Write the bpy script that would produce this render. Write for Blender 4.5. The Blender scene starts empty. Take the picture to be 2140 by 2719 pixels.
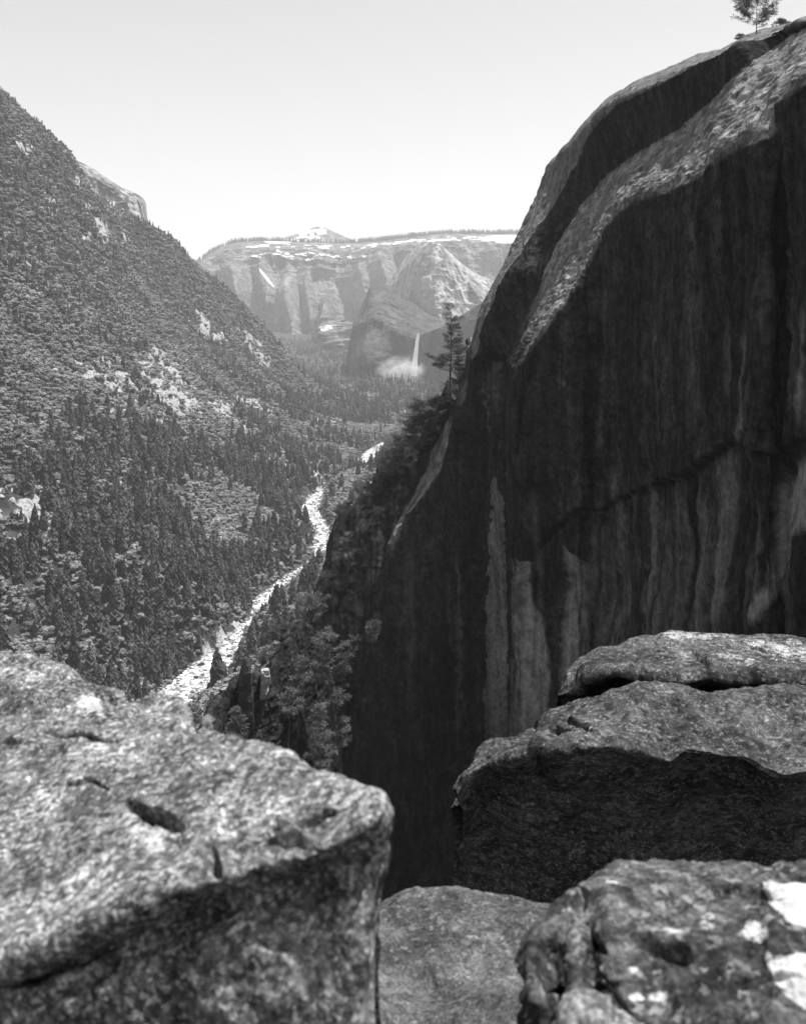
import bpy, math, random
import numpy as np

# ------------------------------------------------------------------ basics
F, CX, HY = 2668.0, 1070.0, 900.0          # focal length / principal point of the view camera, in photo pixels
C = bpy.context.scene.collection
rng = np.random.default_rng(7)

def P(px, py, Y):
    px, py, Y = np.asarray(px, float), np.asarray(py, float), np.asarray(Y, float)
    return np.stack([(px - CX) / F * Y, Y + 0 * px, (HY - py) / F * Y], -1)

def proj(p):
    Y = np.maximum(p[..., 1], 1e-3)
    return CX + F * p[..., 0] / Y, HY - F * p[..., 2] / Y

# ------------------------------------------------------------------ noise
def _h(ix, iy, iz, s):
    h = (ix * 374761393 + iy * 668265263 + iz * 2147483647 + s * 974634777) & 0xFFFFFFFF
    h = ((h ^ (h >> 13)) * 1274126177) & 0xFFFFFFFF
    h = ((h ^ (h >> 16)) * 2246822519) & 0xFFFFFFFF
    return ((h ^ (h >> 15)) & 0xFFFFFF) / float(0xFFFFFF) * 2 - 1

def vnoise(p, s=0):
    i = np.floor(p).astype(np.int64); f = p - i
    u = f * f * f * (f * (f * 6 - 15) + 10)
    r = 0
    for dx in (0, 1):
        wx = u[..., 0] if dx else 1 - u[..., 0]
        for dy in (0, 1):
            wy = u[..., 1] if dy else 1 - u[..., 1]
            for dz in (0, 1):
                wz = u[..., 2] if dz else 1 - u[..., 2]
                r = r + wx * wy * wz * _h(i[..., 0] + dx, i[..., 1] + dy, i[..., 2] + dz, s)
    return r

def fbm(p, o=4, s=0, g=0.5):
    a, r = 1.0, 0
    for k in range(o):
        r = r + a * vnoise(p * (2.03 ** k) + k * 17.3, s + k); a *= g
    return r

def ridged(p, o=4, s=0):
    a, r = 1.0, 0
    for k in range(o):
        r = r + a * (1 - 2 * np.abs(vnoise(p * (2.1 ** k) + k * 9.1, s + k))); a *= 0.5
    return r

def ss(a, b, x):
    t = np.clip((x - a) / (b - a), 0, 1); return t * t * (3 - 2 * t)

def inpoly(px, py, poly):
    r = np.zeros(px.shape, bool); n = len(poly)
    for k in range(n):
        x0, y0 = poly[k]; x1, y1 = poly[(k + 1) % n]
        if y0 == y1: continue
        c = ((y0 > py) != (y1 > py)) & (px < (x1 - x0) * (py - y0) / (y1 - y0) + x0)
        r ^= c
    return r

def ell(px, py, x, y, rx, ry, a=0.0, soft=0.35):
    c, s = math.cos(math.radians(a)), math.sin(math.radians(a))
    u = ((px - x) * c + (py - y) * s) / rx; v = (-(px - x) * s + (py - y) * c) / ry
    return 1 - ss(1 - soft, 1 + soft, np.sqrt(u * u + v * v))

# ------------------------------------------------------------------ meshes
def mesh(name, V, faces, mat, smooth=False, attrs=None):
    V = np.asarray(V, np.float32).reshape(-1, 3)
    me = bpy.data.meshes.new(name)
    me.vertices.add(len(V)); me.vertices.foreach_set('co', V.ravel())
    loops = np.concatenate([np.asarray(f, np.int32).ravel() for f in faces])
    sizes = np.concatenate([np.full(len(f), np.asarray(f).shape[1], np.int32) for f in faces])
    me.loops.add(len(loops)); me.loops.foreach_set('vertex_index', loops)
    me.polygons.add(len(sizes))
    me.polygons.foreach_set('loop_start', np.concatenate([[0], np.cumsum(sizes)[:-1]]).astype(np.int32))
    me.update(calc_edges=True); me.validate()
    me.polygons.foreach_set('use_smooth', np.full(len(me.polygons), smooth))
    for k, v in (attrs or {}).items():
        a = me.attributes.new(k, 'FLOAT', 'POINT'); a.data.foreach_set('value', np.asarray(v, np.float32).ravel())
    if mat: me.materials.append(mat)
    return me

def link(name, me, parent=None):
    o = bpy.data.objects.new(name, me); C.objects.link(o)
    if parent: o.parent = parent
    return o

def tag(o, label, cat, group=None, kind=None):
    o['label'] = label; o['category'] = cat
    if group: o['group'] = group
    if kind: o['kind'] = kind
    return o

def gridfaces(nu, nv):
    a = np.arange(nu * nv).reshape(nu, nv)
    return np.stack([a[:-1, :-1], a[:-1, 1:], a[1:, 1:], a[1:, :-1]], -1).reshape(-1, 4)

def pchip(y, n, w=None):
    """monotone cubic along axis 0 of y (k, ...) to n samples"""
    k = len(y); d = np.diff(y, axis=0)
    m = np.zeros_like(y)
    a, b = d[:-1], d[1:]
    with np.errstate(divide='ignore', invalid='ignore'):
        h = np.where(a * b > 0, 2 * a * b / (a + b), 0)
    m[1:-1] = np.nan_to_num(h); m[0] = d[0]; m[-1] = d[-1]
    if w is None: t = np.linspace(0, k - 1, n)
    else:
        cw = np.concatenate([[0], np.cumsum(w)]); t = np.interp(np.linspace(0, cw[-1], n), cw, np.arange(k))
    i = np.clip(t.astype(int), 0, k - 2); f = (t - i).reshape((-1,) + (1,) * (y.ndim - 1))
    f2, f3 = f * f, f * f * f
    return (2*f3 - 3*f2 + 1) * y[i] + (f3 - 2*f2 + f) * m[i] + (-2*f3 + 3*f2) * y[i+1] + (f3 - f2) * m[i+1]

def patch(rows, nu, nv, wr=None, wc=None):
    """control rows of (px, py, depth) -> dense grid of world points"""
    c = np.array(rows, float); c[..., 2] = np.log(np.maximum(c[..., 2], .05))
    c = pchip(c, nu, wr)
    c = pchip(c.swapaxes(0, 1), nv, wc).swapaxes(0, 1)
    return P(c[..., 0], c[..., 1], np.exp(c[..., 2])), c[..., 0], c[..., 1]

def gnormal(G):
    n = np.cross(np.gradient(G, axis=1), np.gradient(G, axis=0))
    n /= np.linalg.norm(n, axis=-1, keepdims=True) + 1e-12
    s = np.sign((n * -G).sum(-1).mean())          # point towards the viewer's side
    return n * (s if s else 1)

def gridmesh(name, G, mat, smooth=True, attrs=None):
    nu, nv = G.shape[:2]
    return mesh(name, G.reshape(-1, 3), [gridfaces(nu, nv)], mat, smooth, attrs)

# ------------------------------------------------------------------ materials
def material(name, rough=0.85):
    m = bpy.data.materials.new(name); m.use_nodes = True
    b = m.node_tree.nodes['Principled BSDF']; b.inputs['Roughness'].default_value = rough
    b.inputs['Specular IOR Level'].default_value = 0.04
    return m, m.node_tree, b

class N:
    def __init__(s, nt): s.nt = nt
    def new(s, t, **k):
        n = s.nt.nodes.new(t)
        for a, v in k.items(): setattr(n, a, v)
        return n
    def put(s, v, sock):
        if isinstance(v, bpy.types.NodeSocket): s.nt.links.new(v, sock)
        else: sock.default_value = v
    def pos(s): return s.new('ShaderNodeNewGeometry').outputs['Position']
    def obj(s): return s.new('ShaderNodeTexCoord').outputs['Object']
    def scale(s, v, sc):
        m = s.new('ShaderNodeMapping'); s.put(v, m.inputs[0]); m.inputs['Scale'].default_value = sc; return m.outputs[0]
    def noise(s, v, sc, det=4, rough=.55, dist=0):
        n = s.new('ShaderNodeTexNoise'); s.put(v, n.inputs['Vector'])
        n.inputs['Scale'].default_value = sc; n.inputs['Detail'].default_value = det
        n.inputs['Roughness'].default_value = rough; n.inputs['Distortion'].default_value = dist
        return n.outputs['Fac']
    def voro(s, v, sc, feature='F1'):
        n = s.new('ShaderNodeTexVoronoi', feature=feature); s.put(v, n.inputs['Vector']); n.inputs['Scale'].default_value = sc
        return n.outputs['Distance']
    def cells(s, v, sc):
        n = s.new('ShaderNodeTexVoronoi'); s.put(v, n.inputs['Vector']); n.inputs['Scale'].default_value = sc
        c = s.new('ShaderNodeSeparateColor'); s.nt.links.new(n.outputs['Color'], c.inputs[0]); return c.outputs[0]
    def ramp(s, v, a, b, lo=0., hi=1.):
        n = s.new('ShaderNodeMapRange', interpolation_type='SMOOTHSTEP'); s.put(v, n.inputs[0])
        for i, x in enumerate((a, b, lo, hi)): n.inputs[i + 1].default_value = x
        return n.outputs[0]
    def math(s, op, a, b=0.):
        n = s.new('ShaderNodeMath', operation=op); s.put(a, n.inputs[0]); s.put(b, n.inputs[1]); return n.outputs[0]
    def mix(s, f, a, b):
        n = s.new('ShaderNodeMix', data_type='FLOAT'); s.put(f, n.inputs[0]); s.put(a, n.inputs[2]); s.put(b, n.inputs[3]); return n.outputs[0]
    def attr(s, name): return s.new('ShaderNodeAttribute', attribute_name=name).outputs['Fac']
    def grey(s, v, bsdf, tint=(1, 1, 1)):
        n = s.new('ShaderNodeCombineColor')
        for i in range(3): s.put(v, n.inputs[i])
        s.nt.links.new(n.outputs[0], bsdf.inputs['Base Color'])
    def bump(s, h, bsdf, strength=.5, dist=.1):
        n = s.new('ShaderNodeBump'); n.inputs['Strength'].default_value = strength; n.inputs['Distance'].default_value = dist
        s.put(h, n.inputs['Height']); s.nt.links.new(n.outputs[0], bsdf.inputs['Normal'])

def mat_cliff():
    m, nt, b = material('streaked_granite', .9); g = N(nt); p = g.pos()
    st = g.noise(g.scale(p, (.16, .16, .006)), 1, 5, .6, .3)
    st2 = g.noise(g.scale(p, (.55, .55, .02)), 1, 4, .6)
    blot = g.noise(p, .06, 6, .7); mot = g.noise(g.scale(p, (.3, .3, .16)), 1, 6, .78)
    sp = g.noise(p, .55, 6, .8)
    v = g.math('ADD', g.math('MULTIPLY', st, .6), g.math('MULTIPLY', st2, .4))
    v = g.ramp(v, .40, .66)
    v = g.math('MULTIPLY', v, g.ramp(blot, .3, .7, .45, 1.0))
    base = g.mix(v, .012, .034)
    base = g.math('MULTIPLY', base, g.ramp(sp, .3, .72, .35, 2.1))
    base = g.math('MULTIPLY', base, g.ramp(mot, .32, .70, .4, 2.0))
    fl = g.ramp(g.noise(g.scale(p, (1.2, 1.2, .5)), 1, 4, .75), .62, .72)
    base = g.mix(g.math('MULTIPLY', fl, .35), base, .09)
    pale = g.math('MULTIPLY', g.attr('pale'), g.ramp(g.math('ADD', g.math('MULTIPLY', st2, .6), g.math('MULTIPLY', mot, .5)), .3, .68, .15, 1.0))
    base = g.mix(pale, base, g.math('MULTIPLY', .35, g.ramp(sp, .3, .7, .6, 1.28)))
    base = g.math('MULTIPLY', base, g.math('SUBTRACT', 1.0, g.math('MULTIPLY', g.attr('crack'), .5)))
    g.grey(base, b)
    g.bump(g.math('ADD', sp, g.math('MULTIPLY', st2, .8)), b, .7, .5)
    return m

def mat_boulder(name, sc, dark, mid, light, pale=.62, amount=.5, stretch=(1, 1, 1)):
    m, nt, b = material(name, .88); g = N(nt); p = g.scale(g.pos(), stretch)
    big = g.noise(p, sc * .25, 4, .6)
    med = g.noise(p, sc, 6, .65, .4)
    fin = g.noise(p, sc * 5, 5, .7)
    lich = g.noise(p, sc * 1.9, 5, .62, .6)
    v = g.mix(g.ramp(med, .38, .62), dark, mid)
    v = g.mix(g.ramp(g.math('ADD', g.math('MULTIPLY', lich, .7), g.math('MULTIPLY', big, .3)), amount, amount + .12), v, light)
    v = g.math('MULTIPLY', v, g.ramp(fin, .25, .75, .55, 1.35))
    v = g.math('MULTIPLY', v, g.ramp(g.noise(p, sc * .12, 5, .62), .36, .64, .56, 1.4))
    dk = g.ramp(g.noise(p, sc * 2.6, 4, .7, .3), .60, .70)
    v = g.mix(g.math('MULTIPLY', dk, .65), v, dark * .5)
    wn = g.new('ShaderNodeTexNoise'); g.put(p, wn.inputs['Vector']); wn.inputs['Scale'].default_value = sc * 5; wn.inputs['Detail'].default_value = 3
    wv = g.new('ShaderNodeVectorMath', operation='SCALE'); g.put(wn.outputs['Color'], wv.inputs[0]); wv.inputs['Scale'].default_value = .55 / sc
    wp = g.new('ShaderNodeVectorMath', operation='ADD'); g.put(p, wp.inputs[0]); g.put(wv.outputs[0], wp.inputs[1])
    cr = g.cells(p, sc * 9); cr2 = g.cells(wp.outputs[0], sc * 3.6)
    v = g.math('MULTIPLY', v, g.ramp(cr, 0, 1, .62, 1.4))
    v = g.mix(g.ramp(cr2, .86, .97, 0, .5), v, light * 1.1)
    rag = g.math('ADD', g.math('MULTIPLY', g.math('SUBTRACT', med, .5), 1.6), g.math('MULTIPLY', g.math('SUBTRACT', fin, .5), 1.6))
    pl = g.ramp(g.math('ADD', g.attr('pale'), rag), .40, .80)
    v = g.mix(g.math('MULTIPLY', pl, g.ramp(g.attr('pale'), .02, .2)), v, g.math('MULTIPLY', pale, g.ramp(g.math('ADD', fin, g.math('MULTIPLY', med, .6)), .45, 1.15, .55, 1.15)))
    g.grey(v, b)
    g.bump(g.math('ADD', med, g.math('MULTIPLY', fin, .5)), b, .8, .25 / sc)
    return m

def mat_mountain(name, rock, wood, treesc=.02):
    m, nt, b = material(name, .95); g = N(nt); p = g.pos()
    n1 = g.noise(p, .004, 7, .65); n2 = g.noise(p, treesc, 5, .7); n3 = g.noise(g.scale(p, (.012, .012, .0018)), 1, 5, .6)
    nz = g.new('ShaderNodeSeparateXYZ'); nt.links.new(g.new('ShaderNodeNewGeometry').outputs['Normal'], nz.inputs[0])
    flat = g.ramp(g.math('ABSOLUTE', nz.outputs[2]), .35, .75)
    w = g.math('MULTIPLY', g.ramp(g.math('ADD', n2, g.math('MULTIPLY', n1, .5)), .66, .82), g.math('ADD', .25, g.math('MULTIPLY', flat, .75)))
    v = g.math('MULTIPLY', rock, g.ramp(n3, .3, .7, .65, 1.3))
    v = g.mix(w, v, wood)
    s = g.ramp(g.math('ADD', g.attr('snow'), g.math('MULTIPLY', g.math('SUBTRACT', n2, .5), 1.5)), .45, .6)
    v = g.mix(s, v, .85)
    g.grey(v, b)
    g.bump(g.math('ADD', n2, n3), b, .8, 25)
    return m

def mat_terrain():
    m, nt, b = material('forest_floor', .95); g = N(nt); p = g.pos()
    n1 = g.noise(p, .05, 6, .65); n2 = g.noise(p, .3, 5, .7)
    soil = g.mix(g.ramp(n1, .35, .65), .03, .075)  # soil kept dark so gaps between crowns pass for shadow
    rk = g.ramp(g.math('ADD', g.attr('rock'), g.math('MULTIPLY', g.math('ADD', g.math('SUBTRACT', n1, .5), g.math('MULTIPLY', g.math('SUBTRACT', g.noise(p, .09, 5, .7), .5), 1.2)), 1.6)), .42, .6)
    v = g.mix(rk, soil, g.math('MULTIPLY', .38, g.ramp(n2, .25, .75, .35, 1.35)))
    g.grey(v, b); g.bump(g.math('ADD', n1, n2), b, .9, 3)
    return m

def mat_leaf(name, lo, hi, useattr):
    m, nt, b = material(name, .8); g = N(nt)
    r = g.attr('tint') if useattr else g.new('ShaderNodeObjectInfo').outputs['Random']
    n = g.noise(g.pos() if useattr else g.obj(), .35 if useattr else 6, 3, .6)
    v = g.mix(r, lo, hi)
    g.grey(g.math('MULTIPLY', v, g.ramp(n, .3, .7, .7, 1.3)), b)
    b.inputs['Specular IOR Level'].default_value = .15
    return m

def mat_flat(name, val, sc, rough=.9, spread=.4):
    m, nt, b = material(name, rough); g = N(nt)
    n = g.noise(g.pos(), sc, 5, .65)
    g.grey(g.math('MULTIPLY', val, g.ramp(n, .25, .75, 1 - spread, 1 + spread)), b)
    g.bump(n, b, .6, .3 / sc)
    return m

def mat_river():
    m, nt, b = material('white_water', .35); g = N(nt); p = g.pos()
    n = g.noise(p, .16, 6, .7, .6)
    n2 = g.noise(p, .7, 4, .7)
    v = g.mix(g.ramp(g.math('ADD', g.math('MULTIPLY', n, .7), g.math('MULTIPLY', n2, .3)), .45, .56), .13, .70)
    g.grey(v, b); g.bump(n2, b, .8, .6)
    return m

M_cliff = mat_cliff()
M_terr = mat_terrain()
M_riv = mat_river()
M_con_s = mat_leaf('conifer_needles', .032, .105, True)
M_con = mat_leaf('conifer_needles_single', .032, .105, False)
M_oak_s = mat_leaf('oak_leaves', .07, .23, True)
M_oak = mat_leaf('oak_leaves_single', .07, .23, False)
M_pine = mat_leaf('pine_needles', .05, .17, True)
M_bark = mat_flat('bark', .09, 2.0)
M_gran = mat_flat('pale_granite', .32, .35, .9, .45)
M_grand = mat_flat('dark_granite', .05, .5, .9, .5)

# ------------------------------------------------------------------ world, sun, camera
SUN_AZ, SUN_EL = 74.0, 74.0
S = bpy.context.scene
w = bpy.data.worlds.new('World'); S.world = w; w.use_nodes = True
nt = w.node_tree; bg = nt.nodes['Background']
sk = nt.nodes.new('ShaderNodeTexSky'); sk.sky_type = 'NISHITA'; sk.sun_disc = False
sk.sun_elevation = math.radians(SUN_EL); sk.sun_rotation = math.radians(SUN_AZ)
sk.altitude = 1500; sk.dust_density = 1.5
# black-and-white film that is mostly blue sensitive: the sky is recorded as a neutral grey
sep = nt.nodes.new('ShaderNodeVectorMath'); sep.operation = 'DOT_PRODUCT'; sep.inputs[1].default_value = (.0, .10, .90)
nt.links.new(sk.outputs[0], sep.inputs[0]); nt.links.new(sep.outputs['Value'], bg.inputs['Color'])
bg.inputs['Strength'].default_value = .099
sl = bpy.data.lights.new('sun', 'SUN'); sl.energy = 5.0; sl.angle = math.radians(.5); sl.color = (1, 1, 1)
so = bpy.data.objects.new('sun', sl); C.objects.link(so)
e, a = math.radians(SUN_EL), math.radians(SUN_AZ)
sd = np.array([math.cos(e) * math.sin(a), math.cos(e) * math.cos(a), math.sin(e)])
from mathutils import Vector
so.rotation_euler = Vector(sd).to_track_quat('Z', 'Y').to_euler()
so.location = (0, 0, 60)
cam = bpy.data.cameras.new('camera'); co = bpy.data.objects.new('camera', cam); C.objects.link(co); S.camera = co
co.rotation_euler = (math.pi / 2, 0, 0)
cam.sensor_fit = 'VERTICAL'; cam.sensor_height = 127; cam.sensor_width = 100
cam.lens = F / 2719 * 127; cam.shift_y = (HY - 2719 / 2) / 2719
cam.clip_start = .1; cam.clip_end = 40000
cam.dof.use_dof = True; cam.dof.focus_distance = 700; cam.dof.aperture_fstop = 16
S.view_settings.view_transform = 'Standard'; S.view_settings.look = 'None'; S.view_settings.exposure = .75; S.view_settings.gamma = 1
cy = S.cycles; cy.use_denoising = True; cy.max_bounces = 5; cy.diffuse_bounces = 2; cy.volume_bounces = 1

# ------------------------------------------------------------------ terrain: valley side, valley floor
RIV = np.array([(-300, 420), (-290, 560), (-262, 720), (-222, 860), (-206, 905), (-186, 1030), (-175, 1110), (-168, 1215), (-142, 1330), (-120, 1440), (-125, 1560), (-160, 1730), (-160, 1840), (-110, 2100), (-66, 2430), (-10, 2700), (10, 3100), (-20, 3600), (60, 4200)], float)
RT = pchip(RIV, 240)
RW = np.interp(RT[:, 1], [420, 905, 1030, 1110, 1150, 1215, 1300, 1390, 1440, 1560, 1730, 1850, 1950, 2200, 2260, 2540, 2580, 2700, 4200], [26, 23, 15, 8, 2, 9, 6, 1.5, 8, 9, 13, 10, 2.5, 2.5, 15, 15, 3, 2, 1.5])
def floorz(Y): return np.interp(Y, [0, 760, 900, 1000, 1200, 1500, 1800, 2500, 3000, 4400, 5200, 6500, 9000], [-345, -338, -330, -325, -315, -300, -290, -266, -240, -180, -150, -100, -90])
ctrl = []
def cp(px, py, Y): ctrl.append(tuple(P(px, py, Y)))
for q in [(0, 1740, 930), (0, 1560, 985), (0, 1320, 1080), (0, 1150, 1180), (0, 1000, 1320), (0, 850, 1470), (0, 700, 1620), (0, 500, 1800), (0, 292, 2000),
          (-300, 1500, 950), (-300, 1100, 1080), (-300, 700, 1400), (-300, 300, 1750), (-300, 20, 1950),
          (100, 375, 2150), (170, 412, 2280), (202, 445, 2360), (253, 528, 2500), (287, 574, 2600), (320, 614, 2700), (392, 604, 2780), (443, 628, 2850), (485, 668, 2900), (506, 716, 2950), (569, 778, 3060), (611, 800, 3120), (674, 846, 3240), (704, 872, 3300), (722, 925, 3340), (733, 968, 3380), (775, 992, 3600),
          (150, 1740, 935), (150, 1600, 1000), (150, 1300, 1190), (150, 1000, 1500), (150, 750, 1800), (150, 550, 2060),
          (300, 1740, 960), (300, 1500, 1120), (300, 1300, 1300), (300, 1100, 1500), (300, 960, 1700), (300, 780, 2100), (300, 660, 2450),
          (420, 1700, 1010), (420, 1400, 1290), (420, 1080, 1750), (420, 900, 2150), (420, 720, 2650),
          (520, 1600, 1130), (520, 1400, 1400), (520, 1200, 1720), (520, 1000, 2200), (520, 850, 2650),
          (620, 1450, 1400), (620, 1250, 1720), (620, 1100, 2150), (620, 950, 2700),
          (700, 1300, 1750), (700, 1150, 2300), (700, 1010, 3000)]: cp(*q)
for q in [(-900, 2450, 430), (-760, 2900, 300), (-800, 3400, 330), (-650, 3700, 120), (-520, 3700, -60), (-1300, 2500, 700), (-1300, 1500, 560), (-1100, 3400, 500)]: ctrl.append(q)
for Y in (430, 560, 700, 850, 1000, 1200, 1450, 1730, 2100, 2450, 3000, 3600, 4200, 5000, 6400):
    rx = float(np.interp(Y, RT[:, 1], RT[:, 0])); z = float(floorz(Y))
    ctrl.append((rx, Y, z))
    ctrl.append((rx - 50, Y, z + 7)); 
    if Y > 2900: ctrl.append((rx - 250, Y, z + 10)); ctrl.append((rx + 250, Y, z + 6))
    if Y > 3700: ctrl.append((rx - 600, Y, z + 40))
    ctrl.append((rx + 45, Y, z + (16 if Y < 1300 else 10)))
    if Y < 2600: ctrl.append((rx + 110, Y, z + (60 if Y < 1300 else 40)))
for q in [(60, 500, -240), (200, 700, -100), (250, 1200, -60), (300, 2000, -80), (500, 3000, 0), (900, 1000, 300), (900, 3000, 300), (900, 4500, 100), (0, 60, -230), (-300, 60, -330), (-600, 300, -200), (-700, 700, 50), (300, 60, -150), (-1000, 300, 200)]: ctrl.append(q)
ctrl = np.array(ctrl)
def kern(d): return np.sqrt(d * d + 40 ** 2)
D = kern(np.linalg.norm(ctrl[:, None, :2] - ctrl[None, :, :2], axis=-1))
wt = np.linalg.solve(D + np.eye(len(D)) * .5, ctrl[:, 2])
gx = np.arange(-1400, 1000.1, 10.0); gy = np.concatenate([np.arange(40, 3700, 8.0), np.arange(3700, 7200, 25.0)])
GX, GY = np.meshgrid(gx, gy, indexing='ij')
def hraw(x, y):
    out = np.zeros(x.size); xf, yf = x.ravel(), y.ravel()
    for k0 in range(0, x.size, 20000):
        d = np.hypot(xf[k0:k0+20000, None] - ctrl[None, :, 0], yf[k0:k0+20000, None] - ctrl[None, :, 1])
        out[k0:k0+20000] = kern(d) @ wt
    return out.reshape(x.shape)
def rivdist(x, y):
    d = np.full(x.shape, 1e9); h = np.zeros(x.shape)
    for k in range(len(RT)):
        q = np.hypot(x - RT[k, 0], y - RT[k, 1]) - RW[k]
        m = q < d; d = np.where(m, q, d)
    return d
ROCKS = [(300, 1000, 120, 58, 8), (430, 1010, 80, 62, 20), (480, 1075, 70, 36, 35), (600, 1095, 95, 20, 38), (655, 1145, 42, 16, 40), (665, 1075, 62, 16, 25), (395, 1120, 110, 28, 10),
         (540, 868, 60, 17, 45), (580, 890, 24, 10, 35), (680, 930, 55, 20, 50), (700, 958, 40, 14, 45), (640, 890, 22, 8, 50), (790, 1255, 70, 16, 8), (760, 1240, 30, 10, 0),
         (148, 1005, 12, 22, 0), (40, 1345, 95, 26, -6), (85, 1375, 30, 25, 30), (130, 1410, 25, 10, 45), (265, 600, 14, 60, -20), (232, 560, 10, 26, -20), (300, 545, 22, 32, -15), (70, 400, 30, 12, 30), (130, 545, 25, 22, 0),
         (210, 480, 16, 12, 0), (545, 1440, 40, 20, 20), (585, 1500, 22, 14, 30), (600, 1605, 30, 12, 30), (300, 1560, 15, 22, 0), (240, 1545, 20, 15, 0), (230, 640, 22, 12, 0), (190, 1350, 45, 10, 0), (330, 1282, 35, 9, 0),
         (420, 940, 40, 10, 30), (630, 1215, 50, 8, 10), (20, 1225, 14, 30, 0), (120, 1160, 14, 26, 0), (570, 1390, 10, 18, 0), (90, 700, 30, 8, 0), (330, 640, 14, 9, 0), (860, 1120, 34, 9, 5), (760, 1200, 26, 12, 20)]
def rockmask(px, py, x=None, y=None):
    r = np.zeros(px.shape)
    for q in ROCKS: r = np.maximum(r, ell(px, py, *q, soft=.6))
    nz_ = fbm(np.stack([px / 26, py / 17, px * 0], -1), 3, 91)
    return r * ss(-.42, .12, nz_)
GZ = hraw(GX, GY)
P0 = np.stack([GX, GY, GZ], -1)
rd = rivdist(GX, GY)
tpx, tpy = proj(P0)
rock = rockmask(tpx, tpy)
steep = ss(15, 90, GZ - floorz(GY))
q3 = np.stack([GX, GY, GZ * .6], -1)
GZ = GZ + steep * (ridged(q3 / 160, 4, 3) * 7 + fbm(q3 / 38, 3, 9) * 4) * ss(20, 90, rd) + rock * steep * ridged(q3 / 30, 4, 21) * 9
fz = floorz(GY)
bank = ss(-4, 26, rd)
GZ = np.where(rd < 60, (fz - 2.5) * (1 - bank) + np.maximum(GZ, fz) * bank + 1.5 * bank * fbm(q3 / 12, 3, 31), GZ)
rock = np.maximum(rock, .8 * (1 - ss(-2, 7, rd)))
terr = link('terrain', gridmesh('terrain', np.stack([GX, GY, GZ], -1), M_terr, True, {'rock': rock}))
tag(terr, 'steep forested valley side with pale broken rock outcrops', 'hillside', kind='structure')
def hz(x, y):
    fx = np.clip(np.interp(x, gx, np.arange(len(gx))), 0, len(gx) - 1.001); fy = np.clip(np.interp(y, gy, np.arange(len(gy))), 0, len(gy) - 1.001)
    i, j = fx.astype(int), fy.astype(int); u, v = fx - i, fy - j
    return GZ[i, j]*(1-u)*(1-v) + GZ[i+1, j]*u*(1-v) + GZ[i, j+1]*(1-u)*v + GZ[i+1, j+1]*u*v
# wide ground sheet out to the horizon
g0 = np.linspace(-4900, 4900, 40); g1 = np.linspace(-900, 11900, 50)
A, B = np.meshgrid(g0, g1, indexing='ij')
tag(link('ground', gridmesh('ground', np.stack([A, B, A * 0 - 352 + 2 * fbm(np.stack([A, B, A * 0], -1) / 600, 2, 5)], -1), M_terr, True, {'rock': A * 0})), 'dark low ground spreading under the valley to the horizon', 'ground', kind='structure')
# river
tn = np.gradient(RT, axis=0); tn /= np.linalg.norm(tn, axis=1, keepdims=True); nn = np.stack([tn[:, 1], -tn[:, 0]], 1)
us = np.linspace(-1.25, 1.25, 11)
R2 = pchip(RIV, 900); tn = np.gradient(R2, axis=0); tn /= np.linalg.norm(tn, axis=1, keepdims=True); nn = np.stack([tn[:, 1], -tn[:, 0]], 1)
W2 = np.interp(R2[:, 1], RT[:, 1], RW)
XY = R2[:, None, :] + nn[:, None, :] * (us[None, :, None] * W2[:, None, None])
RG = np.concatenate([XY, floorz(XY[..., 1:2]) - .6], -1)
RG[..., 2] += .5 * fbm(RG / 4.0, 3, 77)
tag(link('river', gridmesh('river', RG, M_riv, True)), 'white rapids of a rocky river winding along the valley floor', 'river', kind='structure')

# ------------------------------------------------------------------ rocks
def ico(n):
    t = (1 + 5 ** .5) / 2
    v = [(-1, t, 0), (1, t, 0), (-1, -t, 0), (1, -t, 0), (0, -1, t), (0, 1, t), (0, -1, -t), (0, 1, -t), (t, 0, -1), (t, 0, 1), (-t, 0, -1), (-t, 0, 1)]
    f = [(0, 11, 5), (0, 5, 1), (0, 1, 7), (0, 7, 10), (0, 10, 11), (1, 5, 9), (5, 11, 4), (11, 10, 2), (10, 7, 6), (7, 1, 8), (3, 9, 4), (3, 4, 2), (3, 2, 6), (3, 6, 8), (3, 8, 9), (4, 9, 5), (2, 4, 11), (6, 2, 10), (8, 6, 7), (9, 8, 1)]
    v = [np.array(q) / np.linalg.norm(q) for q in v]
    for _ in range(n):
        c, nf = {}, []
        def mid(i, j):
            k = (min(i, j), max(i, j))
            if k not in c:
                q = v[i] + v[j]; v.append(q / np.linalg.norm(q)); c[k] = len(v) - 1
            return c[k]
        for i, j, k in f:
            x, y, z = mid(i, j), mid(j, k), mid(k, i); nf += [(i, x, z), (j, y, x), (k, z, y), (x, y, z)]
        f = nf
    return np.array(v), np.array(f)
IC = {n: ico(n) for n in (1, 2, 3, 4)}

def rockmesh(name, size, mat, seed, n=3, rough=.35, cuts=9):
    """angular granite block: sphere cut by random planes, then roughened"""
    v, f = IC[n]; v = v.copy(); r = np.random.default_rng(seed)
    d = r.normal(size=(cuts, 3)); d /= np.linalg.norm(d, axis=1, keepdims=True)
    for q in d:
        h = r.uniform(.55, .85); k = v @ q; v = v - np.maximum(k - h, 0)[:, None] * q
    v = v * (1 + rough * .4 * fbm(v * 2 + seed, 4, seed)[:, None])
    v = v * np.array(size)
    return mesh(name, v, [f], mat, False, {'pale': np.zeros(len(v))})

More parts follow.
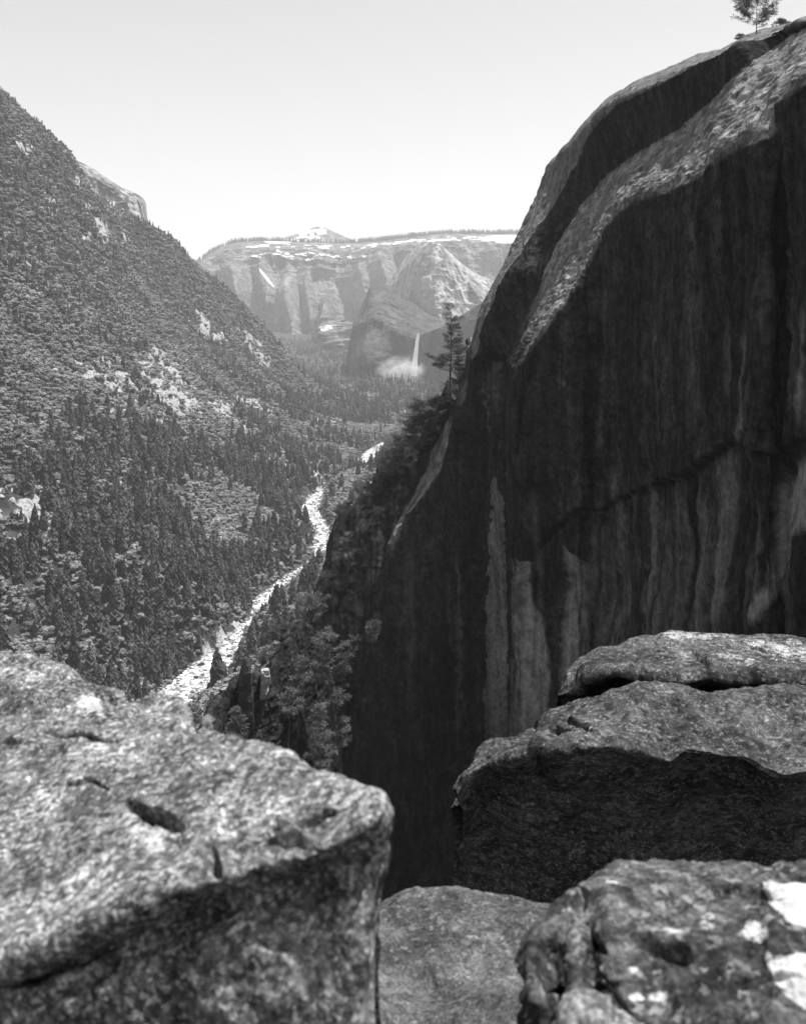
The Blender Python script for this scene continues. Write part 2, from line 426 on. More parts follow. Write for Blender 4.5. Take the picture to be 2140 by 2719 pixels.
# ------------------------------------------------------------------ big cliff on the right
#        silhouette        riser top        slab top         slab foot (wall top)   depth at slab foot
cols = [((1246, 936), (1252, 958), (1338, 955), (1352, 992), 470),
        ((1250, 930), (1258, 950), (1350, 948), (1366, 985), 336),
        ((1275, 840), (1283, 860), (1379, 880), (1415, 905), 328),
        ((1310, 765), (1318, 775), (1415, 796), (1478, 825), 322),
        ((1345, 698), (1352, 712), (1445, 735), (1532, 745), 316),
        ((1377, 623), (1395, 645), (1480, 655), (1568, 675), 318),
        ((1427, 520), (1460, 555), (1518, 590), (1605, 610), 316),
        ((1456, 437), (1515, 455), (1560, 520), (1640, 556), 308),
        ((1500, 388), (1560, 365), (1609, 466), (1690, 515), 292),
        ((1611, 267), (1640, 276), (1700, 402), (1770, 490), 262),
        ((1715, 210), (1757, 220), (1799, 348), (1860, 452), 232),
        ((1836, 161), (1843, 170), (1883, 273), (1934, 398), 210),
        ((1949, 112), (1955, 119), (1985, 184), (2036, 350), 188),
        ((2014, 90), (2019, 96), (2055, 124), (2072, 262), 190),
        ((2140, 52), (2146, 58), (2165, 72), (2160, 190), 172),
        ((2320, -10), (2326, -4), (2350, 12), (2320, 120), 150),
        ((2700, -110), (2706, -104), (2740, -90), (2700, 40), 118),
        ((3600, -300), (3606, -294), (3640, -280), (3600, -150), 85)]
rows = [[] for _ in range(12)]
for s_, a_, b_, c_, Y in cols:
    k = .05 if Y == 470 else 1.0; Y = Y * .72; m_ = lambda x: 1 + (x - 1) * k
    rows[0].append((s_[0] + 40, s_[1] + 200, Y * 2.6))
    rows[1].append((s_[0] + 8, s_[1] + 18, Y * 1.8))
    rows[2].append((s_[0], s_[1], Y * (m_(1.52) + .04 * float(1 - ss(1480, 1650, a_[0])))))
    rows[3].append((a_[0], a_[1], Y * (m_(1.33) + .04 * float(1 - ss(1480, 1650, a_[0])))))
    rows[4].append((b_[0], b_[1], Y * m_(1.31)))
    rows[5].append(((b_[0] + c_[0]) / 2, (b_[1] * .52 + c_[1] * .48), Y * m_(1.14)))
    rows[6].append((c_[0], c_[1], Y))
    for j, py in enumerate((0.06, .3, .6, 1.0)):
        yy = c_[1] + (2300 - c_[1]) * py
        rows[7 + j].append((c_[0] + 2 * j, yy, Y * (1 + .003 * j)))
    rows[11].append((c_[0] + 10, 3200, Y))
G, gpx, gpy = patch(rows, 620, 620, wr=[.5, .5, .8, 1.0, .9, .9, .5, 1.6, 2, 2, .5], wc=[.3, 1, 1, 1, 1, 1, 1.1, 1.1, 1.2, 1.3, 1.3, 1.2, 1, .9, .8, .5, .4])
n = gnormal(G)
q = G.copy()
wallm = ss(0, 30, gpy - np.interp(gpx, [c[3][0] for c in cols], [c[3][1] for c in cols]))
dsp = .9 * fbm(q / 14, 4, 40) + .22 * ridged(q / 2.6, 3, 44) + .7 * ridged(q * np.array([1 / 6, 1 / 6, 1 / 60]), 3, 47) * wallm
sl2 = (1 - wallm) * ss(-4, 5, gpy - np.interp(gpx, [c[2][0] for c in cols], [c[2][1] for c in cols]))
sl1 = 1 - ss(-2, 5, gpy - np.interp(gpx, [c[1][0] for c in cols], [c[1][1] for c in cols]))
dsp += sl2 * .20 * ridged((q @ np.array([[.8, .1, .35], [.1, .9, .1], [-.4, .1, .8]])) * np.array([1 / 1.0, 1 / 4.5, 1 / 1.0]), 3, 51)
# arch-shaped overlaps across the wall: the sheet below each line sits back
def step(line, depth, soft=10):
    xs, ys = zip(*line); yl = np.interp(gpx + 6 * vnoise(q / 3, 60), xs, ys) + 10 * vnoise(q / 5, 61)
    on = ss(xs[0] - 30, xs[0] + 40, gpx) * (1 - ss(xs[-1] - 40, xs[-1] + 30, gpx))
    return -depth * ss(-soft, soft, gpy - yl) * (1 - ss(150, 500, gpy - yl)) * on
dsp = dsp + step([(1395, 1480), (1440, 1440), (1530, 1350), (1600, 1355), (1640, 1330), (1730, 1290), (1830, 1260), (1880, 1215), (1930, 1165), (1980, 1190), (2060, 1210), (2140, 1170)], 1.6)
dsp = dsp + step([(1370, 1500), (1405, 1490), (1440, 1650), (1465, 1800)], 1.2) + step([(1480, 1460), (1570, 1500), (1600, 1640)], .6)
dsp = dsp + 2.0 * wallm * ss(.0, 1., np.exp(-((gpx - 1372 - .0 * gpy) / 40) ** 2)) * 0
G = G + n * dsp[..., None]
pale = np.zeros(gpx.shape)
jx = gpx + 5 * vnoise(q * np.array([1 / 2.2, 1 / 2.2, 1 / 22]), 70) + 6 * fbm(q / 2.2, 3, 71); jy = gpy + 9 * vnoise(q / 3, 72)
def streak(x, y0, y1, w_, amt): return amt * np.exp(-((jx - x) / w_) ** 2) * ss(y0 - 60, y0 + 40, jy) * (1 - ss(y1 - 60, y1 + 60, jy))
for poly, amt in [([(1369, 1488), (1392, 1498), (1398, 1600), (1405, 1610), (1435, 1660), (1455, 1750), (1450, 2250), (1366, 2250), (1372, 1700)], .75),
                  ([(1492, 1462), (1510, 1465), (1520, 1480), (1570, 1500), (1575, 1750), (1560, 2250), (1485, 2250), (1495, 1600)], .6),
                  ([(2160, 1190), (2105, 1235), (2075, 1290), (2062, 1400), (2072, 1440), (2030, 1540), (1995, 1640), (1998, 1668), (2040, 1600), (2078, 1550), (2112, 1440), (2160, 1390)], .8),
                  ([(1975, 1082), (1988, 1090), (1985, 1112), (1972, 1150), (1960, 1120)], .6)]:
    pale = np.maximum(pale, amt * sum(inpoly(jx + o_, jy + .7 * o_, poly).astype(float) for o_ in (-8, -5, -2.5, 0, 2.5, 5, 8)) / 7)
for t in [(1725, 1300, 1720, 9, .45), (1745, 1350, 1720, 7, .3), (1860, 1330, 1720, 16, .35), (1908, 1220, 1700, 18, .45), (1580, 1400, 1750, 12, .3), (2095, 880, 1080, 10, .4), (2135, 850, 1100, 12, .5), (1850, 800, 1100, 20, .2), (1960, 900, 1200, 5, .35), (1650, 1500, 1750, 8, .25), (1770, 1500, 1750, 9, .25), (2010, 1350, 1600, 6, .25), (1600, 1080, 1200, 10, .15), (1855, 600, 780, 6, .25)]:
    pale = np.maximum(pale, streak(*t))
pale = np.maximum(pale, .5 * sl1)  # sunlit tone of the topmost slab painted into the mask
pale = np.maximum(pale, sl2 * ss(1358, 1470, gpx) * (.5 + .5 * ss(-.1, .5, fbm(q * np.array([.5, .2, .5]), 4, 80))))  # main slab band painted lighter, standing in for sun on it
r9 = np.random.default_rng(99)
for k in range(20): pale = np.maximum(pale, streak(r9.uniform(1390, 2130), r9.uniform(1200, 1480), r9.uniform(1650, 1900), r9.uniform(3, 14), r9.uniform(.08, .30)))
for k in range(16): pale = np.maximum(pale, streak(r9.uniform(1600, 2140), r9.uniform(650, 900), r9.uniform(1000, 1200), r9.uniform(2.5, 9), r9.uniform(.06, .16)))
pale = pale * np.where(gpy > 1700, 1 - ss(1750, 2150, gpy), 1); crack = np.zeros(gpx.shape); kx_ = gpx + 5 * fbm(q / 4, 3, 75); ky_ = gpy + 5 * fbm(q / 3, 3, 76)
def joint(line, w_):
    global crack
    for (x0, y0), (x1, y1) in zip(line[:-1], line[1:]):
        L2 = (x1 - x0) ** 2 + (y1 - y0) ** 2; t_ = np.clip(((kx_ - x0) * (x1 - x0) + (ky_ - y0) * (y1 - y0)) / L2, 0, 1)
        crack = np.maximum(crack, np.exp(-(np.hypot(kx_ - x0 - t_ * (x1 - x0), ky_ - y0 - t_ * (y1 - y0)) / w_) ** 2))
for l_, w_ in [([(1395, 1480), (1440, 1440), (1530, 1350), (1600, 1355), (1640, 1330), (1730, 1290), (1830, 1260), (1880, 1215), (1930, 1165), (1985, 1195), (2060, 1212), (2140, 1165)], 5), ([(1602, 1350), (1588, 1420), (1582, 1620), (1570, 1760)], 5), ([(1748, 1290), (1742, 1500), (1735, 1720)], 6), ([(1965, 1155), (1985, 1160), (2005, 1140)], 4), ([(1410, 1520), (1405, 1610), (1440, 1660), (1458, 1760)], 4),
             ([(1840, 1265), (1822, 1480), (1818, 1700)], 7), ([(1362, 1000), (1368, 1250), (1366, 1500)], 6), ([(1385, 640), (1400, 900), (1384, 1200)], 3), ([(1700, 560), (1712, 760), (1706, 980)], 2.5), ([(1985, 420), (1990, 640), (1978, 860)], 3), ([(2020, 1180), (2050, 1400), (2030, 1560)], 4), ([(1500, 1000), (1560, 1060), (1650, 1090)], 2.5), ([(2072, 300), (2070, 600), (2080, 900)], 5)]: joint(l_, w_)
G = G - n * (.5 * crack)[..., None]
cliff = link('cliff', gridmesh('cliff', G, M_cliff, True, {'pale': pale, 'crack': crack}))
tag(cliff, 'huge dark water-streaked granite cliff with sunlit sloping slabs along its rounded top', 'cliff', kind='structure')

# lower buttress to the left of the wall
pys = [930, 990, 1060, 1120, 1196, 1247, 1293, 1335, 1373, 1411, 1480, 1570, 1700, 1850, 2000, 2200, 2450, 2800]
sil = [1246, 1239, 1222, 1150, 1108, 1012, 998, 962, 914, 894, 880, 847, 800, 770, 750, 735, 720, 700]
ribL = [1250, 1244, 1228, 1186, 1158, 1136, 1110, 1084, 1066, 1050, 1028, 1000, 975, 960, 950, 940, 930, 915]
ribR = [1254, 1250, 1236, 1194, 1174, 1158, 1134, 1104, 1080, 1060, 1034, 1006, 980, 965, 955, 945, 935, 920]
YL = [352, 352, 352, 352, 352, 352, 352, 352, 351, 350, 348, 346, 344, 342, 340, 336, 330, 320]
pys = [900] + pys; sil = [1247] + sil; ribL = [1251] + ribL; ribR = [1255] + ribR; YL = [388] + YL
rows = []
for i, py in enumerate(pys):
    s_, l_, r_ = sil[i], ribL[i], ribR[i]; Yl = YL[i]; k = 1 if i else 1.12
    g = 14 * float(ss(1080, 1180, py)) + 2; Yl = Yl + g - 2
    rows.append([(s_ + 60, py + 60, 560), (s_ + 3, py + 5, Yl + 70), (s_, py, Yl + 7), (s_ * .5 + l_ * .5, py, Yl + 3), (l_, py, Yl), (r_, py, Yl - g), (r_ + 14, py, Yl - g - 1.5), (r_ * .6 + 1362 * .4, py, Yl - g * .8 - 5), (r_ * .25 + 1362 * .75, py, Yl - g * .5 - 4), (1342, py, Yl - 5), (1356, py, Yl - 5.5), (1420, py, Yl + 8)])
G, gpx, gpy = patch(rows, 420, 380, wr=[.3, .6, .7, .6, .7, .5, .5, .5, .4, .4, .7, .9, 1.2, 1.4, 1.4, 1.6, 1.6, 1.2], wc=[.4, .3, 1.3, 1.3, .5, .5, 1.4, 1.4, 1, .4, .4])
n = gnormal(G); q = G.copy()
dsp = 1.2 * fbm(q * np.array([1 / 14, 1 / 14, 1 / 40]), 4, 140) + .9 * ridged(q * np.array([1 / 7, 1 / 7, 1 / 70]), 3, 147) + .25 * ridged(q / 3, 3, 144)
G = G + n * dsp[..., None]
jx = gpx + 7 * vnoise(q / 2.2, 170) + 3 * vnoise(q / .7, 171); jy = gpy + 9 * vnoise(q / 3, 172)
pale = .45 * inpoly(jx, jy, [(1305, 1260), (1325, 1300), (1345, 1500), (1362, 2250), (1275, 2250), (1285, 1600), (1300, 1400)]) + 0.
pale = np.maximum(pale, .7 * inpoly(jx, jy, [(1338, 1245), (1362, 1245), (1360, 1300), (1350, 1310)]))
for t in [(1290, 1040, 1120, 4, .5), (1310, 900, 1080, 12, .25), (1215, 1500, 2100, 6, .3), (1300, 1600, 1800, 6, .35), (1090, 1500, 2000, 12, .15), (1205, 1600, 1720, 10, .2), (1000, 1900, 2200, 14, .15)]: pale = np.maximum(pale, streak(*t))
pale = pale * np.where(gpy > 1700, 1 - ss(1750, 2150, gpy), 1)
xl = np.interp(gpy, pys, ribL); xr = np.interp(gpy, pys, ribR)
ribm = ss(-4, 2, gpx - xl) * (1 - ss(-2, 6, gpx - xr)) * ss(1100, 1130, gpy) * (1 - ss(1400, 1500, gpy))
pale = np.maximum(pale, ribm * (.55 + .4 * vnoise(q / 2, 90)))  # slanting rib painted bright so it reads as sunlit
pale = np.maximum(pale, ss(-3, 1, gpx - xl) * (1 - ss(-1, 4, gpx - xr)) * (1 - ss(1060, 1085, gpy)) * ss(870, 900, gpy) * .5)  # lit strip along the upper edge, painted the same way
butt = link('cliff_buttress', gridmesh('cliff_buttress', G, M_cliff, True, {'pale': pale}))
tag(butt, 'dark lower cliff buttress split by a thin sunlit slanting rib', 'cliff', kind='structure')

# rocky crag below with pines
top = [(380, 2140, 215), (470, 2030, 225), (535, 1946, 232), (575, 1862, 240), (612, 1826, 245), (640, 1800, 248), (690, 1800, 252), (735, 1745, 260), (775, 1690, 268), (805, 1660, 278), (840, 1690, 292), (868, 1800, 310), (885, 1950, 325)]
rows = [[(x - 30, y + 260, Y * 1.5) for x, y, Y in top], [(x, y + 10, Y * 1.08) for x, y, Y in top], top,
        [(x + 10, y + 40, Y * .997) for x, y, Y in top], [(x + 20, y + 150, Y * .99) for x, y, Y in top], [(x + 40, y + 420, Y * .975) for x, y, Y in top], [(x + 60, y + 1100, Y * .95) for x, y, Y in top]]
G, gpx, gpy = patch(rows, 260, 300, wr=[.5, .4, .5, 1, 1.5, 1])
n = gnormal(G); q = G.copy()
G = G + n * (.7 * ridged(q * np.array([1 / 7, 1 / 7, 1 / 22]), 4, 240) + .4 * ridged(q / 2.4, 5, 244))[..., None]
pale = .5 * ss(.1, .5, fbm(q / 6, 3, 260)) * ell(gpx, gpy, 500, 1960, 70, 110, 35)
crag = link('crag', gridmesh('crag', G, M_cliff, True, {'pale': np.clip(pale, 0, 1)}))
tag(crag, 'shadowed rocky crag at the foot of the cliff with pines growing on it', 'crag', kind='structure')

# separate rock fins standing on crag and buttress
def fin(name, pts, Y, thick, mat, seed, label):
    """upright slab: outline at a real distance, with thickness and a rough bulging face"""
    pts = np.array(pts, float); c = pts.mean(0)
    ring = pchip(np.vstack([pts, pts[:1]]), 72)[:-1]
    V, L = [], 9
    prof = [(0, -1.0), (.5, -.98), (.9, -.9), (1, -.55), (1, .5), (.9, .95), (0, 1.0)]
    for s_, d_ in prof:
        V.append(P(c[0] + (ring[:, 0] - c[0]) * s_, c[1] + (ring[:, 1] - c[1]) * s_, np.full(len(ring), Y + d_ * thick)))
    V = np.array(V); V = np.concatenate([V, V[:, :1]], 1)
    V = pchip(V, 60)
    nn_ = ridged(V / (thick * .7), 5, seed) - .6
    d = V - P(c[0], c[1], Y); V = V + d / (np.linalg.norm(d, axis=-1, keepdims=True) + 1e-6) * (nn_ * thick * .13)[..., None]
    o = link(name, gridmesh(name, V, mat, False, {'pale': np.zeros(V.shape[:2])}))
    return tag(o, label, 'rock')
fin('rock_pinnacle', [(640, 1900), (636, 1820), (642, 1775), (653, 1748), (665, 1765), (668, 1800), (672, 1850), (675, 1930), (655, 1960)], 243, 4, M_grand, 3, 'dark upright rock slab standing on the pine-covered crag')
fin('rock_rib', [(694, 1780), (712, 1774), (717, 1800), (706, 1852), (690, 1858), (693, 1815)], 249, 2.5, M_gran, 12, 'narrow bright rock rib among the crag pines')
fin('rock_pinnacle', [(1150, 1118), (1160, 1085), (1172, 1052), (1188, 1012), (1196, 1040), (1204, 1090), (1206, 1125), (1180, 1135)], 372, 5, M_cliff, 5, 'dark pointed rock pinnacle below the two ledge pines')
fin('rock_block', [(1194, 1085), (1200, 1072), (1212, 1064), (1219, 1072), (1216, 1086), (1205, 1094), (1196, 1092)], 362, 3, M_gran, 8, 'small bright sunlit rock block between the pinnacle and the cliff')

# ------------------------------------------------------------------ far mountains
M_far = mat_mountain('far_granite', .185, .05, .016)
M_near = mat_mountain('cathedral_granite', .42, .10, .03); M_block = mat_mountain('block_granite', .10, .05, .03)  # darker granite for the fall block and its right shoulder
def mountain(name, rows, nu, nv, mat, disp, label, snow=None, wr=None):
    G, px, py = patch(rows, nu, nv, wr)
    n = gnormal(G)
    d, s_ = disp(G, px, py)
    G = G + d[..., None] * (n * np.array([.25, 0, 0]) + np.array([0, -1., .05]))
    o = link(name, gridmesh(name, G, mat, True, {'snow': s_ if s_ is not None else px * 0}))
    return tag(o, label, 'mountain', kind='structure')
# rim massif
sx = [300, 440, 515, 560, 620, 700, 760, 850, 900, 960, 1030, 1090, 1200, 1300, 1370, 1500, 1800]
sy = [860, 758, 706, 672, 645, 640, 642, 644, 646, 644, 637, 630, 620, 622, 620, 615, 640]
mb = [900, 900, 905, 915, 930, 948, 944, 935, 905, 885, 880, 900, 920, 920, 920, 920, 920]
rows = [[(x, y + 120, 12500) for x, y in zip(sx, sy)], [(x, y + 2, 9600) for x, y in zip(sx, sy)], [(x, y, 9000) for x, y in zip(sx, sy)],
        [(x, y + 38, 8350) for x, y in zip(sx, sy)], [(x, y + 70, 8150) for x, y in zip(sx, sy)],
        [(x, y * .5 + b_ * .5 - 20, 8020) for x, y, b_ in zip(sx, sy, mb)], [(x, b_ - 42, 7900) for x, b_ in zip(sx, mb)], [(x, b_ + 18, 7000) for x, b_ in zip(sx, mb)], [(x, 1000, 5700) for x in sx]]
def dmass(G, px, py):
    q = G * np.array([1 / 420, 1 / 420, 1 / 1500])
    d = 150 * ridged(q, 5, 300) + 50 * ridged(G / 220, 4, 310)
    for c_, w_, y0, a_ in [(545, 40, 700, 420), (640, 36, 720, 420), (700, 26, 700, 260), (775, 60, 770, 800), (820, 24, 740, 320), (880, 55, 800, 700), (960, 70, 720, 620), (1010, 40, 690, 400), (1090, 50, 660, 420)]:
        d = d + a_ * np.maximum(0, 1 - np.abs(px - c_ - .25 * (py - y0)) / w_) * ss(y0 - 60, y0 + 60, py) * (1 - ss(900, 980, py))
    d = d * ss(2, 40, py - np.interp(px, sx, sy)) * (1 - .7 * ss(930, 970, py))
    t = py - np.interp(px, sx, sy)
    s_ = .85 * np.exp(-((t - 14) / 9) ** 2) * ss(.0, .35, fbm(np.stack([px / 14, t / 4, px * 0], -1), 4, 320) - .02) * ss(600, 680, px)
    s_ = np.maximum(s_, .75 * np.exp(-((t - 45) / 16) ** 2) * ss(.15, .4, fbm(np.stack([px / 15, t / 5, px * 0], -1), 4, 321)) * ss(620, 690, px) * (1 - ss(960, 1010, px)))
    s_ = np.maximum(s_, .95 * ell(px, py, 1340, 640, 70, 16, 0)); s_ = np.maximum(s_, .8 * ell(px, py, 1080, 646, 130, 5, -3) * ss(-.1, .3, vnoise(np.stack([px / 12, py / 5, px * 0], -1), 3))); s_ = np.maximum(s_, .9 * ell(px, py, 725, 752, 30, 3, 52)); s_ = np.maximum(s_, .8 * ell(px, py, 740, 640, 40, 8, 0))
    s_ = np.maximum(s_, .8 * ell(px, py, 715, 862, 8, 4, 0)); s_ = np.maximum(s_, .6 * ell(px, py, 910, 887, 22, 4, -35))
    return d, s_
mountain('mountain', rows, 420, 620, M_far, dmass, 'long hazy granite rim with snow patches across the head of the valley', wr=[.3, .3, .7, .7, 1, 1, 1, .6])
kx = [600, 680, 740, 790, 820, 846, 870, 895, 930, 980, 1080]; ky = [680, 652, 638, 622, 611, 603, 609, 621, 636, 650, 690]
rows = [[(x, y + 60, 14500) for x, y in zip(kx, ky)], [(x, y, 11500) for x, y in zip(kx, ky)], [(x, y + 14 , 11000) for x, y in zip(kx, ky)], [(x, y + 90, 10200) for x, y in zip(kx, ky)]]
mountain('mountain', rows, 120, 200, M_far, lambda G, px, py: (40 * ridged(G / 500, 4, 330), np.clip((.62 + .5 * vnoise(np.stack([px / 9, py / 4, px * 0], -1), 12)) * ell(px, py, 830, 624, 65, 16, -12) - .5 * ell(px, py, 885, 622, 26, 10, 30), 0, 1)), 'rounded snowy summit rising just above the hazy valley rim')
# pointed peak
kx = [1000, 1022, 1036, 1062, 1095, 1130, 1165, 1200, 1250, 1310, 1420, 1600]; ky = [860, 790, 745, 705, 665, 642, 646, 676, 718, 746, 780, 800]
yb = [6100, 5900, 5700, 5450, 5220, 5050, 4960, 4990, 5080, 5180, 5400, 5700]
rows = [[(x + 40, y + 80, 6900) for x, y in zip(kx, ky)], [(x, y, b_ + 300) for x, y, b_ in zip(kx, ky, yb)], [(x, y + 20, b_ + 200) for x, y, b_ in zip(kx, ky, yb)], [(x, (y + 900) / 2, b_ + 60) for x, y, b_ in zip(kx, ky, yb)], [(x, 940, b_ - 20) for x, b_ in zip(kx, yb)]]
mountain('mountain', rows, 240, 320, M_near, lambda G, px, py: ((26 * ridged(G * np.array([1 / 190, 1 / 190, 1 / 520]), 5, 340) + 9 * ridged(G / 70, 4, 345)) * ss(0, 30, py - np.interp(px, kx, ky)), None), 'pointed granite peak with sunlit right flank above the waterfall', wr=[.3, .4, 1, 1])
# block beside the fall
bx = [896, 914, 925, 940, 955, 972, 985, 1010, 1040, 1070, 1100, 1130, 1180, 1250, 1400]; by = [1030, 1000, 925, 850, 824, 785, 758, 762, 772, 793, 806, 830, 850, 866, 900]
cyy = [1034, 1004, 935, 875, 862, 852, 848, 852, 870, 882, 892, 888, 888, 890, 910]
bY = [4900, 4760, 4640, 4560, 4520, 4490, 4470, 4450, 4440, 4440, 4450, 4480, 4500, 4520, 4560]
rows = [[(x + 30, y + 60, 6000) for x, y in zip(bx, by)], [(x, y, b_ + 420) for x, y, b_ in zip(bx, by, bY)], [(x, y * .5 + c_ * .5, b_ + 200) for x, y, c_, b_ in zip(bx, by, cyy, bY)], [(x, c_, b_) for x, c_, b_ in zip(bx, cyy, bY)],
        [(x, c_ + 10, b_ - 8) for x, c_, b_ in zip(bx, cyy, bY)], [(x, max(1000, c_ + 12), b_ - 6) for x, c_, b_ in zip(bx, cyy, bY)], [(x, 1050, b_ - 420) for x, b_ in zip(bx, bY)]]
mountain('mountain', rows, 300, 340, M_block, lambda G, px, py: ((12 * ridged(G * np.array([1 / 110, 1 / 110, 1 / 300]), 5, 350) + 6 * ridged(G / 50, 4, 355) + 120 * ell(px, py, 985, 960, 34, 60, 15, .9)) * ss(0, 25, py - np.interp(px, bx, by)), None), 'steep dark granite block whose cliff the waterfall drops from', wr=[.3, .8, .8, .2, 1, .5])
bx2 = [1104, 1112, 1125, 1145, 1175, 1210, 1260, 1300, 1400, 1600]; by2 = [960, 896, 886, 878, 866, 846, 815, 792, 740, 700]
bY2 = [4420, 4380, 4330, 4260, 4180, 4090, 3990, 3900, 3800, 3700]
rows = [[(x + 40, y + 60, b_ + 900) for x, y, b_ in zip(bx2, by2, bY2)], [(x, y, b_ + 40) for x, y, b_ in zip(bx2, by2, bY2)], [(x, y + 12, b_) for x, y, b_ in zip(bx2, by2, bY2)], [(x, 1010, b_ - 60) for x, b_ in zip(bx2, bY2)], [(x, 1060, b_ - 300) for x, b_ in zip(bx2, bY2)]]
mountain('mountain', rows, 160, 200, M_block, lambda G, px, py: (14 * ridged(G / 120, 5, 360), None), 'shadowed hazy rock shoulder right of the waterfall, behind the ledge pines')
# pale cliff at the left skyline
ex = [120, 170, 202, 245, 290, 330, 362, 380, 388, 392, 420]; ey = [395, 408, 424, 446, 476, 500, 514, 526, 540, 575, 640]
eY = [3300, 3300, 3300, 3290, 3280, 3280, 3290, 3330, 3400, 3560, 3900]
rows = [[(x - 20, y + 40, b_ + 700) for x, y, b_ in zip(ex, ey, eY)], [(x, y, b_ + 90) for x, y, b_ in zip(ex, ey, eY)], [(x, y + 16, b_ + 10) for x, y, b_ in zip(ex, ey, eY)], [(x, y + 70, b_ - 30) for x, y, b_ in zip(ex, ey, eY)], [(x, y + 190, b_ - 120) for x, y, b_ in zip(ex, ey, eY)]]
mountain('mountain', rows, 220, 260, mat_mountain('skyline_granite', .36, .07, .05), lambda G, px, py: ((22 * ridged(G * np.array([1 / 70, 1 / 70, 1 / 260]), 4, 370) + 7 * ridged(G / 35, 3, 375)) * ss(0, 25, py - np.interp(px, ex, ey)), None), 'pale square-edged granite cliff on the left skyline behind the forested ridge')

# waterfall: thin sheet of falling water with its own depth, and spray at the foot
t = np.linspace(0, 1, 60)
wx = 1112 - 14 * t ** .7; wy = 884 + 114 * t
hw = 3.6 + 6.5 * t
Yw = 4325 - 50 * t
front = [P(wx + k * hw * .85, wy, Yw + 5 * k - 4 * (1 - k * k)) for k in np.linspace(-1, 1, 13)]
back = [P(wx + k * hw * .85, wy, Yw + 5 * k + 6 * (1 - k * k)) for k in np.linspace(1, -1, 13)]
Gf = np.array(front + back + front[:1])
mf, ntf, bf = material('falling_water', .5); gg = N(ntf); gg.grey(gg.ramp(gg.noise(gg.scale(gg.pos(), (.5, .05, .02)), 1, 4, .7), .3, .65, .35, .75), bf)
wf = link('waterfall', gridmesh('waterfall', Gf, mf, True)); tag(wf, 'tall thin white waterfall dropping from a dark hazy cliff', 'waterfall')
mist, ntm, _ = material('spray'); ntm.nodes.remove(ntm.nodes['Principled BSDF']); gg = N(ntm)
pv = ntm.nodes.new('ShaderNodeVolumePrincipled'); pv.inputs['Color'].default_value = (.95, .95, .95, 1)
tc = gg.obj()
ln = gg.new('ShaderNodeVectorMath', operation='LENGTH'); gg.put(tc, ln.inputs[0])
fall = gg.math('POWER', gg.math('MAXIMUM', gg.math('SUBTRACT', 1.0, ln.outputs['Value']), 0.), 1.7)
den = gg.math('MULTIPLY', fall, gg.ramp(gg.noise(tc, 2.4, 6, .7, .5), .42, .68))
gg.put(gg.math('MULTIPLY', den, .2), pv.inputs['Density'])
ntm.links.new(pv.outputs[0], ntm.nodes['Material Output'].inputs['Volume'])
v, f = IC[3]
ms = link('spray', mesh('spray', v, [f], mist, True)); ms.location = P(1066, 990, 4225); ms.scale = (125, 70, 85)
tag(ms, 'cloud of white spray drifting at the foot of the waterfall', 'spray', kind='stuff')

# ------------------------------------------------------------------ foreground boulders
MB_a = mat_boulder('lichened_granite', 36, .045, .135, .43, .50, .50)
MB_c = mat_boulder('speckled_granite', 22, .055, .10, .20, .40, .55)
MB_d = mat_boulder('spotted_granite', 15, .035, .10, .32, .52, .56)
MB_e = mat_boulder('weathered_granite', 14, .030, .080, .20, .40, .53)

def boulder(name, rows, mat, label, nu=300, nv=360, amp=.03, low=0., sc=.35, wr=None, wc=None, pale=None, pits=(), seed=0):
    G, px, py = patch(rows, nu, nv, wr, wc)
    n = gnormal(G); q = G + seed
    d = amp * fbm(q / sc, 4, 400 + seed) + amp * .45 * ridged(q / (sc * .45), 4, 410 + seed) + amp * .22 * fbm(q / (sc * .12), 3, 420 + seed)
    d = d + low * fbm(q / .45, 3, 430 + seed)
    for x, y, rx, ry, ang, dep in pits:
        dep = dep * 1.25
        d = d - dep * ell(px + 6 * vnoise(q / .05, 5), py + 5 * vnoise(q / .06, 6), x, y, rx, ry, ang, .6)
    G = G + n * d[..., None]
    pl = np.zeros(px.shape)
    for t in (pale or []):
        pl = np.maximum(pl, t(px, py))
    o = link(name, gridmesh(name, G, mat, True, {'pale': pl}))
    return tag(o, label, 'boulder')

# A: big left boulder.   columns: back-hidden, silhouette, mid top, top edge, under edge, face, bottom
la = [  # px: sil(py,Y)            edge(px,py,Y)           bottom px
    ((-900, 1880, 3.6), (-900, 2560, 2.05), (-900, 1.85)),
    ((-250, 1895, 3.1), (-300, 2590, 1.80), (-350, 1.62)),
    ((0, 1905, 2.9), (0, 2570, 1.76), (0, 1.60)),
    ((250, 1920, 2.7), (230, 2490, 1.76), (230, 1.60)),
    ((514, 1948, 2.5), (440, 2405, 1.76), (440, 1.60)),
    ((600, 1955, 2.45), (570, 2365, 1.75), (580, 1.62)),
    ((727, 1986, 2.32), (700, 2335, 1.74), (700, 1.64)),
    ((815, 2052, 2.18), (800, 2300, 1.73), (790, 1.66)),
    ((915, 2084, 2.02), (900, 2265, 1.73), (870, 1.67)),
    ((977, 2098, 1.93), (965, 2235, 1.73), (915, 1.68)),
    ((1004, 2122, 1.88), (1004, 2210, 1.74), (940, 1.69)),
    ((1014, 2160, 1.86), (1012, 2215, 1.80), (950, 1.76)),
    ((1010, 2190, 1.95), (1014, 2260, 1.95), (962, 1.95)),
    ((960, 2180, 2.2), (985, 2300, 2.2), (960, 2.2))]
R_ = [[] for _ in range(8)]
